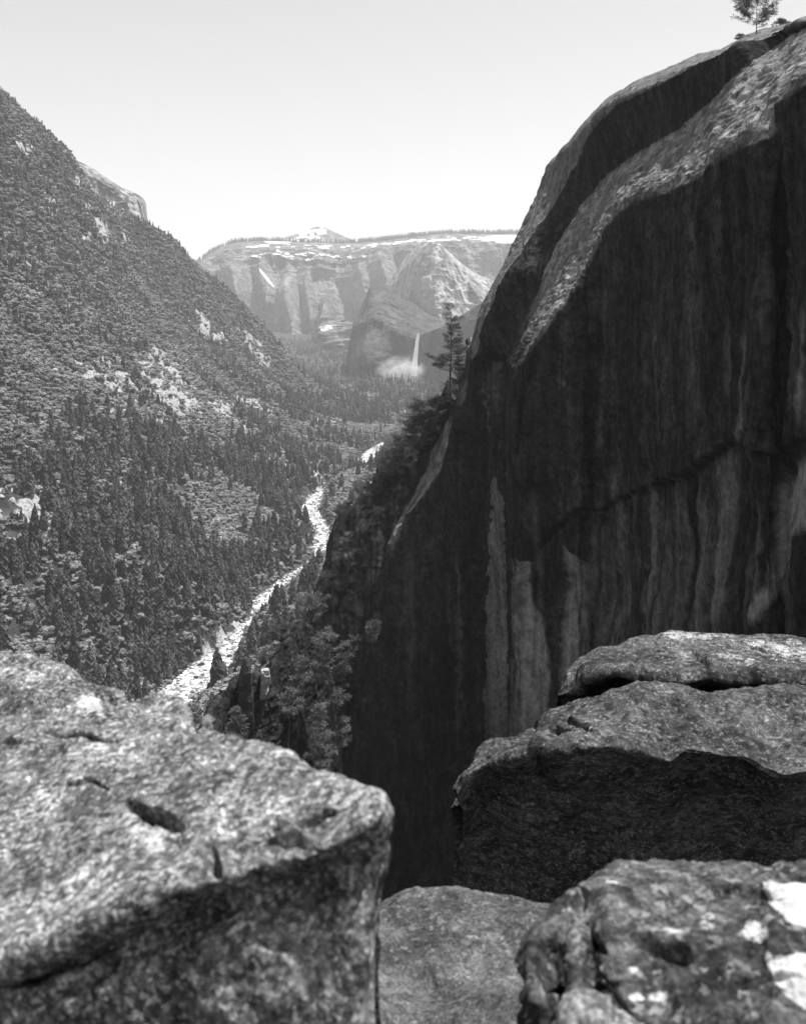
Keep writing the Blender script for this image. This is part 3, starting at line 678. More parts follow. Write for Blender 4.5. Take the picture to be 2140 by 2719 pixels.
for (sx_, sy_, sY), (ex_, ey_, eY_), (bx_, bY_) in la:
    R_[0].append((sx_ * .98, sy_ + 900, sY + .5))
    R_[1].append((sx_ * .995, sy_ + 25, sY + .12))
    R_[2].append((sx_, sy_, sY))
    R_[3].append((sx_ * .5 + ex_ * .5, sy_ * .55 + ey_ * .45, math.sqrt(sY * eY_)))
    R_[4].append((ex_, ey_ - 22, eY_ + .05))
    R_[5].append((ex_, ey_ + 52, eY_ + .11))
    R_[6].append((ex_ * .5 + bx_ * .5, (ey_ * .55 + 2760 * .45), eY_ + .045))
    R_[7].append((bx_, 3300, eY_ - .03))
boulder('boulder', R_, MB_a, 'huge lichen-mottled boulder filling the lower left, with dark pits in its sunlit top', 460, 520, .014, .007, .26,
        wr=[.4, .3, 1.3, 1.3, .5, 1.1, 1.0], wc=[.4, .5, 1, 1, .8, 1, 1, .9, .7, .5, .3, .3, .3],
        pale=[lambda x, y: .62 * ell(x, y, 395, 2232, 70, 36, 30, .8), lambda x, y: .5 * ell(x, y, 930, 2130, 70, 44, 20, .9), lambda x, y: .45 * ell(x, y, 880, 2680, 70, 90, 20, .9), lambda x, y: .35 * ell(x, y, 200, 2330, 200, 60, -15, .9)],  # spot low on the face paints a patch of grazing sun
        pits=[(412, 2178, 62, 15, 24, .07), (748, 2205, 30, 24, 40, .13), (845, 2172, 42, 8, -16, .05), (570, 2290, 14, 34, -15, .04), (745, 2315, 80, 22, -22, .05), (640, 2172, 26, 6, -10, .02), (290, 2575, 150, 16, -28, .03), (225, 1956, 85, 5, 2, .03), (180, 2096, 60, 4, -4, .02), (260, 2092, 30, 4, 25, .02), (30, 1982, 22, 5, 0, .02), (480, 2470, 150, 20, -25, .03)], seed=1)
# B: slab behind it
sb = [((-900, 1690), 4.0), ((-200, 1722), 3.8), ((0, 1746), 3.75), ((63, 1755), 3.7), ((125, 1776), 3.62), ((194, 1798), 3.55), ((232, 1820), 3.5), ((301, 1837), 3.42), ((363, 1851), 3.36), ((464, 1858), 3.28), ((489, 1884), 3.22), ((507, 1915), 3.2), ((515, 1950), 3.25), ((500, 1990), 3.5)]
rows = [[(x - 6, y + 500, Y + .8) for (x, y), Y in sb], [(x - 2, y + 14, Y + .15) for (x, y), Y in sb], [(x, y, Y) for (x, y), Y in sb],
        [(x, y + 28 if x < 480 else y + 6, Y - .12) for (x, y), Y in sb], [(x * .98, max(1920, y + 60) if x < 480 else y + 30, Y - .42) for (x, y), Y in sb], [(x * .97, 2150, Y - .6) for (x, y), Y in sb], [(x * .97, 2900, Y - .7) for (x, y), Y in sb]]
boulder('boulder', rows, MB_a, 'lichened slab with a white patch, behind the big left boulder', 200, 320, .022, .02, .4, wr=[.4, .4, .6, 1, 1, .6], wc=[.3, .5, .7, .8, .8, .7, .9, .9, 1, .5, .5, .5, .4],
        pale=[lambda x, y: .8 * ell(x, y, 246, 1872, 46, 17, 0, .6), lambda x, y: .5 * ell(x, y, 60, 1800, 70, 20, 10)], pits=[(300, 1868, 62, 9, -14, .05), (360, 1852, 22, 5, 0, .03)], seed=2)
# C: low middle block
sc_ = [((780, 2440), 3.4), ((900, 2432), 3.5), ((1000, 2424), 3.6), ((1050, 2406), 3.65), ((1120, 2387), 3.7), ((1258, 2392), 3.7), ((1371, 2392), 3.65), ((1510, 2396), 3.6), ((1700, 2400), 3.5), ((1900, 2410), 3.4)]
rows = [[(x, y + 400, Y + 1.0) for (x, y), Y in sc_], [(x, y + 12, Y + .2) for (x, y), Y in sc_], [(x, y, Y) for (x, y), Y in sc_], [(x, y + 24, Y - .10) for (x, y), Y in sc_],
        [(x, y * .5 + 1360, Y - .40) for (x, y), Y in sc_], [(x, 2740, Y - .78) for (x, y), Y in sc_], [(x, 3100, Y - .95) for (x, y), Y in sc_], [(x, 3900, Y - .95) for (x, y), Y in sc_]]
boulder('boulder', rows, MB_c, 'low flat grey granite block between the two nearest boulders', 240, 300, .018, .02, .3, pits=[(1175, 2605, 38, 7, 5, .03), (1150, 2590, 14, 5, 40, .02)], seed=3)
# D: lower right rounded boulder
sdd = [((1385, 2560), 2.05), ((1392, 2520), 2.06), ((1412, 2487), 2.1), ((1470, 2440), 2.2), ((1534, 2371), 2.3), ((1571, 2338), 2.34), ((1621, 2311), 2.36), ((1684, 2296), 2.38), ((1747, 2291), 2.38), ((1822, 2295), 2.37), ((1900, 2298), 2.35), ((1960, 2307), 2.33), ((2020, 2322), 2.3), ((2052, 2322), 2.27), ((2085, 2309), 2.28), ((2150, 2306), 2.28), ((2400, 2310), 2.2), ((3000, 2350), 2.0)]
rows = [[], [], [], [], [], [], []]
for (x, y), Y in sdd:
    k = ss(1560, 1385, x)
    rows[0].append((x + 20 * k, y + 500, Y + .7)); rows[1].append((x + 3 * k, y + 10, Y + .12)); rows[2].append((x, y, Y))
    rows[3].append((x + 4 * k, y + 22 + 10 * k, Y - .09)); rows[4].append((x + (10 + 0 * x) * k, max(2560, y + 40) if x < 1600 else 2450, (Y - .32) if x > 1500 else Y - .13))
    rows[5].append((x + 35 * k, 2720, Y - .58 if x > 1500 else Y - .25)); rows[6].append((x + 45 * k, 3300, Y - .75 if x > 1500 else Y - .3))
boulder('boulder', rows, MB_d, 'rounded lower-right boulder with white lichen spots and a large white bare patch', 340, 420, .017, .006, .22, wr=[.3, .3, .6, 1.2, 1.2, .7], wc=[.4, .4, .6, .8, .6, .6, .7, .7, .8, .9, .8, .8, .6, .6, .8, .8, .4],
        pale=[lambda x, y: inpoly(x, y, [(2028, 2345), (2034, 2385), (2047, 2417), (2085, 2454), (2150, 2476), (2300, 2480), (2300, 2380), (2090, 2355)]) * .95,
              lambda x, y: inpoly(x, y, [(2030, 2552), (2150, 2536), (2300, 2540), (2300, 2700), (2150, 2690), (2085, 2642), (2060, 2600)]) * .9, lambda x, y: .85 * ell(x, y, 2010, 2483, 42, 24, 0, .5),
              lambda x, y: .6 * ell(x, y, 1885, 2470, 26, 26, 30, .8), lambda x, y: .6 * ell(x, y, 1755, 2555, 28, 12, 40, .8), lambda x, y: .7 * ell(x, y, 1625, 2350, 18, 14, 0), lambda x, y: .58 * ell(x, y, 1590, 2574, 17, 9, 0), lambda x, y: .58 * ell(x, y, 1690, 2636, 22, 9, 0), lambda x, y: .58 * ell(x, y, 1750, 2640, 30, 12, 10), lambda x, y: .7 * ell(x, y, 2037, 2540, 12, 14, 0), lambda x, y: .7 * ell(x, y, 1680, 2580, 14, 8, 0), lambda x, y: .7 * ell(x, y, 1760, 2350, 16, 8, 0)],
        pits=[(1765, 2535, 70, 18, 25, .05), (1560, 2425, 10, 45, -15, .05), (1570, 2480, 8, 30, -25, .03), (1590, 2520, 20, 8, 30, .02), (2100, 2340, 34, 12, 5, .04), (2090, 2592, 26, 9, 0, .03), (1960, 2365, 80, 10, 14, .03), (1560, 2625, 80, 10, -8, .03), (1640, 2650, 50, 9, 50, .03)], seed=4)
# D2: pale small rock wedged at the bottom
sw = [((1500, 2700), 1.75), ((1520, 2665), 1.76), ((1560, 2640), 1.78), ((1600, 2645), 1.78), ((1640, 2675), 1.76), ((1680, 2705), 1.74), ((1720, 2730), 1.72)]
rows = [[(x, y + 200, Y + .25) for (x, y), Y in sw], [(x, y + 5, Y + .03) for (x, y), Y in sw], [(x, y, Y) for (x, y), Y in sw], [(x, y + 14, Y - .04) for (x, y), Y in sw], [(x, y + 60, Y - .12) for (x, y), Y in sw], [(x, y + 500, Y - .2) for (x, y), Y in sw]]
boulder('rock', rows, mat_boulder('pale_lichen_rock', 16, .14, .27, .45, .6, .5), 'small pale rock wedged under the spotted lower-right boulder', 120, 140, .016, .0, .12, seed=5)
# E: ledge boulder on the right with black undercut face
se = [((1212, 2098), (1214, 2104)), ((1226, 2072), (1240, 2062)), ((1258, 2047), (1262, 2042)), ((1283, 1997), (1300, 2026)), ((1339, 1966), (1352, 2014)), ((1402, 1925), (1398, 2004)), ((1425, 1895), (1427, 1980)), ((1446, 1875), (1471, 1994)), ((1509, 1850), (1546, 1982)), ((1603, 1840), (1621, 1979)), ((1697, 1833), (1697, 1992)), ((1745, 1836), (1735, 2004)), ((1790, 1840), (1778, 2016)), ((1840, 1850), (1822, 1992)), ((1884, 1857), (1903, 2000)), ((1960, 1845), (1978, 2011)), ((2010, 1834), (2029, 2041)), ((2075, 1836), (2072, 2058)), ((2140, 1838), (2104, 2051)), ((2200, 1840), (2160, 2044)), ((2500, 1830), (2500, 2060)), ((3200, 1830), (3200, 2100))]
rows = [[] for _ in range(9)]
for (s_, l_) in se:
    k = ss(1480, 1215, s_[0]); Yl = 6.6 + .5 * k; Ys = 7.7 - .45 * k
    rows[0].append((s_[0] + 10, s_[1] + 260, Ys + 2.0)); rows[1].append((s_[0] + 2 * k, s_[1] + 8, Ys + .3)); rows[2].append((s_[0], s_[1], Ys))
    rows[3].append((s_[0] * .5 + l_[0] * .5, s_[1] * .5 + l_[1] * .5 - 4, Yl * .45 + Ys * .55)); rows[4].append((l_[0], l_[1] - 10 * (1 - k), Yl + .06)); rows[5].append((l_[0], l_[1] + 6, Yl + .02))
    rows[6].append((l_[0] + 2, l_[1] + 26, Yl + .45)); rows[7].append((l_[0] - 10 * k, 2300, Yl + 2.0)); rows[8].append((l_[0] - 20 * k, 3000, Yl + 3.4))
boulder('boulder', rows, MB_e, 'broad ledge boulder with sunlit top and black overhanging front on the right', 380, 460, .05, .02, .8, wr=[.3, .3, .9, .9, .3, .4, 1.2, .6], wc=[.4, .4, .5, .6, .6, .4, .4, .7, .8, .9, .5, .5, .5, .6, .8, .7, .7, .7, .6, .8, .5],
        pits=[(1536, 1934, 36, 6, 28, .10), (1490, 1948, 22, 8, 10, .09), (1410, 1925, 8, 30, 15, .08), (1730, 1950, 40, 4, 15, .04)], seed=6)
# F: upper slab resting on it
sf = [((1480, 1838), (1483, 1842)), ((1502, 1803), (1509, 1836)), ((1534, 1768), (1546, 1822)), ((1565, 1748), (1548, 1806)), ((1596, 1728), (1600, 1788)), ((1640, 1720), (1650, 1782)), ((1678, 1696), (1697, 1790)), ((1734, 1687), (1740, 1797)), ((1765, 1678), (1780, 1803)), ((1822, 1681), (1822, 1807)), ((1903, 1687), (1884, 1797)), ((1966, 1696), (1978, 1810)), ((2041, 1702), (2010, 1800)), ((2085, 1700), (2085, 1806)), ((2150, 1698), (2150, 1813)), ((2500, 1690), (2500, 1815)), ((3100, 1700), (3100, 1830))]
rows = [[] for _ in range(8)]
for (s_, l_) in sf:
    k = ss(1600, 1480, s_[0]); Yl = 8.0 + .4 * k; Ys = 9.4 - .9 * k
    rows[0].append((s_[0] + 14, s_[1] + 160, Ys + 1.2)); rows[1].append((s_[0], s_[1] + 6, Ys + .25)); rows[2].append((s_[0], s_[1], Ys))
    rows[3].append((s_[0] * .5 + l_[0] * .5, s_[1] * .5 + l_[1] * .5 - 3, (Yl + Ys) / 2)); rows[4].append((l_[0], l_[1] - 8 * (1 - k), Yl + .05)); rows[5].append((l_[0], l_[1] + 4, Yl + .03))
    rows[6].append((l_[0] + 3, l_[1] + 14, Yl + .6)); rows[7].append((l_[0] + 8, l_[1] + 90, Yl + 1.2))
boulder('boulder', rows, MB_e, 'upper granite slab with sunlight painted along its crest, lying on the broad ledge boulder', 260, 380, .042, .02, .8, wr=[.3, .3, .9, .9, .3, .5, .5],
        pale=[lambda x, y: .62 * ell(x, y, 1830, 1690, 110, 10, 5, .8), lambda x, y: .62 * ell(x, y, 2090, 1732, 150, 26, 4, .8), lambda x, y: .5 * ell(x, y, 1960, 1765, 90, 14, 10)], pits=[(1860, 1762, 30, 5, 40, .05), (2120, 1795, 14, 5, 0, .06)], seed=7)  # long thin spot paints a sunlit strip on the crest

# ------------------------------------------------------------------ tree templates (height 1)
def conifer(tiers, br, seed, rad=.15, droop=.42):
    r = np.random.default_rng(seed); V, Fq = [], []
    for i in range(tiers):
        h = .06 + .92 * (i / tiers) ** .93; R = rad * 1.18 * (1 - h) ** .58 * r.uniform(.75, 1.15) * (0.72 + .28 * min(1, h / .18)); n_ = max(4, int(br * (1 - .55 * h))); a0 = r.uniform(0, 6.28)
        for k in range(n_):
            a_ = a0 + k * 2 * math.pi / n_ + r.normal(0, .2); L = R * r.uniform(.55, 1.2) + .006; w_ = L * r.uniform(.45, .7) + .004
            d = np.array([math.cos(a_), math.sin(a_)]); s_ = np.array([-d[1], d[0]]); hz_ = h + r.normal(0, .02)
            i0 = len(V); tw = r.uniform(-.5, .5)
            V += [(*(d * L * .05), hz_ + .02), (*(d * L * .6 + s_ * w_), hz_ - droop * L * .5 + tw * w_), (*(d * L), hz_ - droop * L * 2.2), (*(d * L * .6 - s_ * w_), hz_ - droop * L * .5 - tw * w_)]
            Fq.append((i0, i0 + 1, i0 + 2, i0 + 3))
    i0 = len(V)          # dense inner needles
    m = 6
    for h, R in ((.05, rad * .45), (.45, rad * .36), (.97, .004)):
        for k in range(m): V.append((R * math.cos(k * 6.283 / m), R * math.sin(k * 6.283 / m), h))
    for j in range(2):
        for k in range(m): Fq.append((i0 + j*m + k, i0 + j*m + (k+1) % m, i0 + (j+1)*m + (k+1) % m, i0 + (j+1)*m + k))
    return np.array(V), np.array(Fq)

def broadleaf(nl, leaves, seed, flat=.8):
    """round lumpy crown: leaf clumps spread over several lobes; height about 1, width about 1"""
    r = np.random.default_rng(seed); V, Fq = [], []
    lobes = [(np.array([0, 0, .52]), .36)]
    for i in range(nl):
        a_ = r.uniform(0, 6.28); q = r.uniform(.18, .34); lobes.append((np.array([q * math.cos(a_), q * math.sin(a_), r.uniform(.25, .72)]), r.uniform(.16, .27)))
    for k in range(leaves):
        c, R = lobes[r.integers(len(lobes))]
        d = r.normal(size=3); d[2] = d[2] * .9 + .25; d /= np.linalg.norm(d)
        p = c + d * R * r.uniform(.82, 1.12) * np.array([1, 1, flat])
        nrm = d + r.normal(0, .24, 3); nrm /= np.linalg.norm(nrm)
        u = np.cross(nrm, r.normal(size=3)); u /= np.linalg.norm(u) + 1e-9; v_ = np.cross(nrm, u); s_ = R * r.uniform(.22, .42)
        i0 = len(V); V += [p - u * s_, p - v_ * s_ * .8, p + u * s_, p + v_ * s_ * .8]; Fq.append((i0, i0+1, i0+2, i0+3))
    g3 = np.linspace(-1, 1, 3)
    for c, R in lobes[:6]:
        for ax in range(3):
            for sg in (-1, 1):
                i0 = len(V)
                for a_ in g3:
                    for b_ in g3:
                        d = np.zeros(3); d[ax] = sg; d[(ax + 1) % 3] = a_; d[(ax + 2) % 3] = b_ * sg; d /= np.linalg.norm(d)
                        V.append(c + d * R * (.84 + r.uniform(-.07, .07)) * np.array([1, 1, flat]))
                for ii in (0, 1):
                    for jj in (0, 1): Fq.append((i0 + ii*3 + jj, i0 + ii*3 + jj + 1, i0 + ii*3 + jj + 4, i0 + ii*3 + jj + 3))
    return np.array(V), np.array(Fq)

def trunkmesh(h0, h1, r0, seed=0, n_=6):
    V, Fq = [], []
    for j, (z, R) in enumerate(((h0, r0), ((h0 + h1) / 2, r0 * .7), (h1, r0 * .25))):
        for k in range(n_): V.append((R * math.cos(k * 6.283 / n_), R * math.sin(k * 6.283 / n_), z))
    for j in range(2):
        for k in range(n_): Fq.append((j*n_ + k, j*n_ + (k+1) % n_, (j+1)*n_ + (k+1) % n_, (j+1)*n_ + k))
    return np.array(V), np.array(Fq)

CON_N = [conifer(30, 9, 100 + i, rad=[.16, .19, .14, .21, .17][i]) for i in range(5)]
CON_F = [conifer(9, 7, 200 + i, rad=[.17, .2, .15, .21][i]) for i in range(4)]
OAK_N = [broadleaf(8, 300, 300 + i) for i in range(5)]
OAK_F = [broadleaf(6, 80, 400 + i) for i in range(4)]

def scatter(name, tmpl, pos, sc, mat, tint, parent=None):
    """many small trees too numerous to count, one mesh"""
    Vs, Fs, Ts, off = [], [], [], 0
    which = rng.integers(len(tmpl), size=len(pos))
    for t_, (v, f) in enumerate(tmpl):
        idx = np.where(which == t_)[0]
        if not len(idx): continue
        a_ = rng.uniform(0, 6.283, len(idx)); ca, sa = np.cos(a_), np.sin(a_)
        x = v[None, :, 0] * ca[:, None] - v[None, :, 1] * sa[:, None]; y = v[None, :, 0] * sa[:, None] + v[None, :, 1] * ca[:, None]
        VV = np.stack([x * sc[idx, 0:1], y * sc[idx, 0:1], v[None, :, 2] * sc[idx, 1:2]], -1) + pos[idx][:, None, :]
        Vs.append(VV.reshape(-1, 3)); Fs.append((f[None] + (np.arange(len(idx)) * len(v))[:, None, None]).reshape(-1, 4) + off); off += VV.shape[0] * VV.shape[1]
        Ts.append(np.repeat(tint[idx], len(v)))
    return mesh(name, np.concatenate(Vs), [np.concatenate(Fs)], mat, False, {'tint': np.concatenate(Ts)})

# ------------------------------------------------------------------ forest on the valley side
EDGE_Y = [0, 700, 930, 1060, 1120, 1196, 1247, 1293, 1335, 1373, 1411, 1480, 1570, 1700, 1760, 1860, 1950, 2100, 2400]
EDGE_X = [1500, 1340, 1246, 1222, 1150, 1108, 1012, 998, 962, 914, 894, 880, 847, 800, 700, 570, 535, 480, 440]
FG_X = [-200, 0, 63, 125, 194, 232, 301, 363, 464, 489, 514, 600, 727]
FG_Y = [1722, 1746, 1755, 1776, 1798, 1820, 1837, 1851, 1858, 1884, 1948, 1955, 1986]
cand = []
for (x0, x1, y0, y1, d) in [(-265, -95, 880, 1320, 4.5), (-800, 100, 420, 760, 6.5), (-1150, 350, 760, 1600, 6.0), (-1150, 350, 1600, 2300, 6.6), (-1150, 500, 2300, 3200, 8.0), (-1150, 500, 3200, 4000, 11.0), (-900, 700, 4000, 6800, 20.0)]:
    ax, ay = np.meshgrid(np.arange(x0, x1, d), np.arange(y0, y1, d), indexing='ij')
    cand.append(np.stack([ax.ravel() + rng.uniform(-.55, .55, ax.size) * d, ay.ravel() + rng.uniform(-.55, .55, ax.size) * d], 1))
cand = np.concatenate(cand)
z = hz(cand[:, 0], cand[:, 1]); pos = np.stack([cand[:, 0], cand[:, 1], z], 1)
px, py = proj(pos)
tall = np.zeros(len(pos))
q = np.stack([cand[:, 0], cand[:, 1], z * 0], 1)
kindn = fbm(q / 130, 3, 500) + .35 * fbm(q / 30, 2, 510)
alt = z - floorz(cand[:, 1])
# conifers prefer the valley floor and some bands of the slope; oaks and brush elsewhere
con_p = ss(-.25, .35, 1.5 * kindn + .06 + .35 * (1 - ss(30, 160, alt)) - .18 * ell(px, py, 480, 1180, 200, 130) - .3 * ell(px, py, 380, 1430, 160, 80, 10) + .25 * ell(px, py, 150, 1620, 380, 140) + .3 * ss(2400, 3200, cand[:, 1]) * (1 - ss(40, 120, alt)) - .25 * ell(px, py, 120, 1080, 160, 90) + .28 * ss(170, 360, alt))
rside = cand[:, 0] > np.interp(cand[:, 1], RT[:, 1], RT[:, 0])
con_p = np.where(rside & (cand[:, 1] < 2000), con_p * .2, con_p)
is_con = rng.uniform(size=len(pos)) < con_p * .33
rm = rockmask(px, py); rdv = rivdist(cand[:, 0], cand[:, 1])
keep = (px > -60) & (px < EDGE_X[0]) & (py > 200) & (rdv > 5)
keep &= rng.uniform(size=len(pos)) > np.clip(rm * 1.1, 0, .88)
keep &= ~((rdv < 45) & (cand[:, 1] > 2080) & (cand[:, 1] < 2330) & (cand[:, 0] > -130))
keep &= ~((px < 110) & (py > 1312) & (py < 1392) & (rng.uniform(size=len(pos)) < .85))
keep &= (rdv > 6) | (rng.uniform(size=len(pos)) < .5)
dens = np.where(is_con, .74, np.where(con_p > .5, .72, .9)) * np.where(cand[:, 1] > 2300, .95, 1)
keep &= rng.uniform(size=len(pos)) < dens
H = np.where(is_con, rng.uniform(.55, 1.15, len(pos)) ** 1.0 * (20 + 15 * (1 - ss(60, 320, alt))), rng.uniform(5.5, 14.5, len(pos)) )
H = np.where(is_con & (rng.uniform(size=len(pos)) < .07), H * 1.3, H); H = np.where(rdv < 14, H * .55, H)
H = np.where(cand[:, 1] > 4000, H * 1.1, H)
tp = pos + np.stack([0 * H, 0 * H, H], 1)
H = np.where(rside & (rdv < 50) & (cand[:, 1] > 1050) & (cand[:, 1] < 1420), H * .4, H); tp = pos + np.stack([0 * H, 0 * H, H], 1)
tx, ty = proj(tp)
keep &= (tx < np.interp(ty, EDGE_Y, EDGE_X) + 25) & (ty < np.interp(tx, FG_X, FG_Y) + 420)
# line of sight over the terrain
vis = keep.copy(); idx = np.where(keep)[0]
blk = np.zeros(len(idx), bool)
for s_ in np.linspace(.12, .985, 60):
    m_ = tp[idx] * s_
    blk |= (hz(m_[:, 0], m_[:, 1]) > m_[:, 2] + 1) & (m_[:, 1] > 60)
vis[idx[blk]] = False
k_ = vis
pos, H, is_con, px, py, tx, ty, alt_, rdv = pos[k_], H[k_], is_con[k_], px[k_], py[k_], tx[k_], ty[k_], alt[k_], rdv[k_]
pos[:, 2] -= .4
hpx = py - ty
tint = np.clip(rng.uniform(0, 1, len(pos)) * .75 + .25 * (vnoise(pos / 60, 8) + .5), 0, 1)
wid = np.where(is_con, H * rng.uniform(.85, 1.2, len(pos)), H * rng.uniform(1.0, 1.6, len(pos)))
inframe = (px > 8) & (px < 1200) & (tx > 8) & (ty < np.interp(tx, FG_X, FG_Y) - 25) & (tx < np.interp(py, EDGE_Y, EDGE_X) - 8)

ANCH = [('beside the lowest white bend of the river', 430, 1740), ('just above the crest of the left boulder', 130, 1730), ('below the roadside clearing at the left edge', 60, 1500), ('around the fallen log on the lower slope', 290, 1560), ('left of the middle bend of the river', 570, 1560),
        ('beside the upper white reach of the river', 740, 1400), ('on the slope under the pale broken outcrop', 380, 1240), ('on the right bank under the dark buttress', 780, 1620), ('on the wooded slope above the clearing', 80, 1150), ('on the low slope left of the river', 520, 1380)]
def where(x, y):
    d = [(x - a_[1]) ** 2 + 1.6 * (y - a_[2]) ** 2 for a_ in ANCH]; return ANCH[int(np.argmin(d))][0]

rest = np.ones(len(pos), bool)
cm = [link('conifer', mesh('conifer', v, [f], M_con)) for v, f in CON_N]
for o in cm: C.objects.unlink(o)
tv, tf_ = trunkmesh(0, .9, .014); tmesh = mesh('conifer_trunk', tv, [tf_], M_bark)
ci = np.where(is_con & inframe)[0]; ci = ci[np.argsort(-hpx[ci])][:300]
for n_, i in enumerate(ci):
    rest[i] = False
    size = 'tall' if hpx[i] > np.median(hpx[ci]) else 'shorter'
    wh = where(px[i], py[i])
    if n_ < 70:                      # large enough to show trunk and crown
        o = bpy.data.objects.new('conifer_tree', None); C.objects.link(o)
        link('crown', cm[n_ % 5].data, o); link('trunk', tmesh, o)
    else:
        o = cm[n_ % 5].copy(); o.name = 'conifer_tree'; C.objects.link(o)
    o.location = pos[i]; o.scale = (wid[i], wid[i], H[i]); o.rotation_euler = (0, 0, float(rng.uniform(0, 6.28)))
    tag(o, f'{size} dark spire-shaped conifer {wh}', 'tree', f'{size} conifers {wh}')
om = [link('oak', mesh('oak', v, [f], M_oak)) for v, f in OAK_N]
for o in om: C.objects.unlink(o)
oi = np.where(~is_con & inframe)[0]; oi = oi[np.argsort(-(hpx * wid / H)[oi])][:300]
for n_, i in enumerate(oi):
    rest[i] = False
    wh = where(px[i], py[i])
    o = om[n_ % 5].copy(); o.name = 'broadleaf_tree'; C.objects.link(o)
    o.location = pos[i] - np.array([0, 0, H[i] * .12]); o.scale = (wid[i], wid[i], H[i]); o.rotation_euler = (0, 0, float(rng.uniform(0, 6.28)))
    tag(o, f'rounded paler broadleaf tree {wh}', 'tree', f'broadleaf trees {wh}')
nearm = pos[:, 1] < 2000
for nm, sel, tm, mt, lab in [('conifer_forest', rest & is_con & nearm, CON_N, M_con_s, 'dense conifers covering the nearer valley side'), ('distant_forest', rest & is_con & ~nearm, CON_F, M_con_s, 'hazy mass of small conifers on the far slope and valley floor'),
                             ('brush', rest & ~is_con & nearm, OAK_N[:3], M_oak_s, 'rounded oaks and brush covering the nearer valley side'), ('distant_brush', rest & ~is_con & ~nearm, OAK_F, M_oak_s, 'low rounded brush on the far upper slope')]:
    pp = pos[sel].copy()
    if 'brush' in nm: pp[:, 2] -= H[sel] * .12
    if nm == 'brush': tm = OAK_F if sel.sum() > 6000 else tm
    tag(link(nm, scatter(nm, tm, pp, np.stack([wid[sel], H[sel]], 1), mt, tint[sel])), lab, 'forest', kind='stuff')
print('TREES', len(pos), 'con', is_con.sum(), 'near', nearm.sum(), 'hpx', hpx[ci[[0, 150, 299 if len(ci) > 299 else -1]]])
# broken granite blocks scattered through the outcrops
bx_, by_ = np.meshgrid(np.arange(-900, 100, 6.), np.arange(800, 3400, 6.), indexing='ij')
bp = np.stack([bx_.ravel() + rng.uniform(-3, 3, bx_.size), by_.ravel() + rng.uniform(-3, 3, bx_.size)], 1)
bz = hz(bp[:, 0], bp[:, 1]); bp = np.concatenate([bp, bz[:, None]], 1); ppx, ppy = proj(bp)
bm = rockmask(ppx, ppy); kk = (rng.uniform(size=len(bp)) < bm * .42) & (ppx > -30) & (ppx < 900)
bp = bp[kk]; bs = rng.uniform(1.5, 6.5, len(bp)) * np.where(rng.uniform(size=len(bp)) < .15, 1.9, 1); bp[:, 2] -= bs * .25
RT_ = []
for k in range(5):
    tmp = rockmesh('t', (1, .8, .75), None, 900 + k, 2, .5, 10); RT_.append((np.array([v_.co[:] for v_ in tmp.vertices]), np.array([list(p_.vertices) + [p_.vertices[2]] for p_ in tmp.polygons])))
rv, rf, off = [], [], 0
for k in range(5):
    ii = np.arange(k, len(bp), 5); v, f = RT_[k]
    aa = rng.uniform(0, 6.28, len(ii)); ca, sa = np.cos(aa)[:, None], np.sin(aa)[:, None]
    vv = np.stack([(v[None, :, 0] * ca - v[None, :, 1] * sa) * bs[ii, None], (v[None, :, 0] * sa + v[None, :, 1] * ca) * bs[ii, None], v[None, :, 2] * bs[ii, None] * rng.uniform(.7, 1.4, (len(ii), 1))], -1) + bp[ii][:, None]
    rv.append(vv.reshape(-1, 3)); rf.append((f[None, :, :3] + (np.arange(len(ii)) * len(v))[:, None, None]).reshape(-1, 3) + off); off += vv.shape[0] * vv.shape[1]
tag(link('outcrop_rubble', mesh('outcrop_rubble', np.concatenate(rv), [np.concatenate(rf)], M_gran, False)), 'broken pale granite blocks scattered over the slope outcrops', 'rocks', kind='stuff')
# trees along the far rim
u = rng.uniform(470, 1400, 1500); tt = np.interp(u, sx, sy) + 1
u = u[(u < 745) | (u > 950) | (rng.uniform(size=len(u)) < .3)]; tt = np.interp(u, sx, sy) + 1
sel = np.where(u > 1150, rng.uniform(size=len(u)) < .9, True)
rp = P(u, tt, np.full(len(u), 9000.) + rng.uniform(-60, 120, len(u)))
tag(link('rim_forest', scatter('rim_forest', CON_F[:2], rp, np.stack([rng.uniform(30, 50, len(u)), rng.uniform(28, 55, len(u))], 1), M_con_s, rng.uniform(0, 1, len(u)))), 'fringe of tiny trees along the snowy far rim', 'forest', kind='stuff')

# ------------------------------------------------------------------ single pines and bushes near the cliff
def tube(pts, rad, n_=6):
    pts = np.array(pts); V, Fq = [], []
    for j, p in enumerate(pts):
        d = pts[min(j + 1, len(pts) - 1)] - pts[max(j - 1, 0)]; d = d / (np.linalg.norm(d) + 1e-9)
        u_ = np.cross(d, [.3, .5, .8]); u_ /= np.linalg.norm(u_) + 1e-9; v_ = np.cross(d, u_)
        for k in range(n_): V.append(p + rad[j] * (u_ * math.cos(k * 6.283 / n_) + v_ * math.sin(k * 6.283 / n_)))
    for j in range(len(pts) - 1):
        for k in range(n_): Fq.append((j*n_ + k, j*n_ + (k+1) % n_, (j+1)*n_ + (k+1) % n_, (j+1)*n_ + k))
    return V, Fq

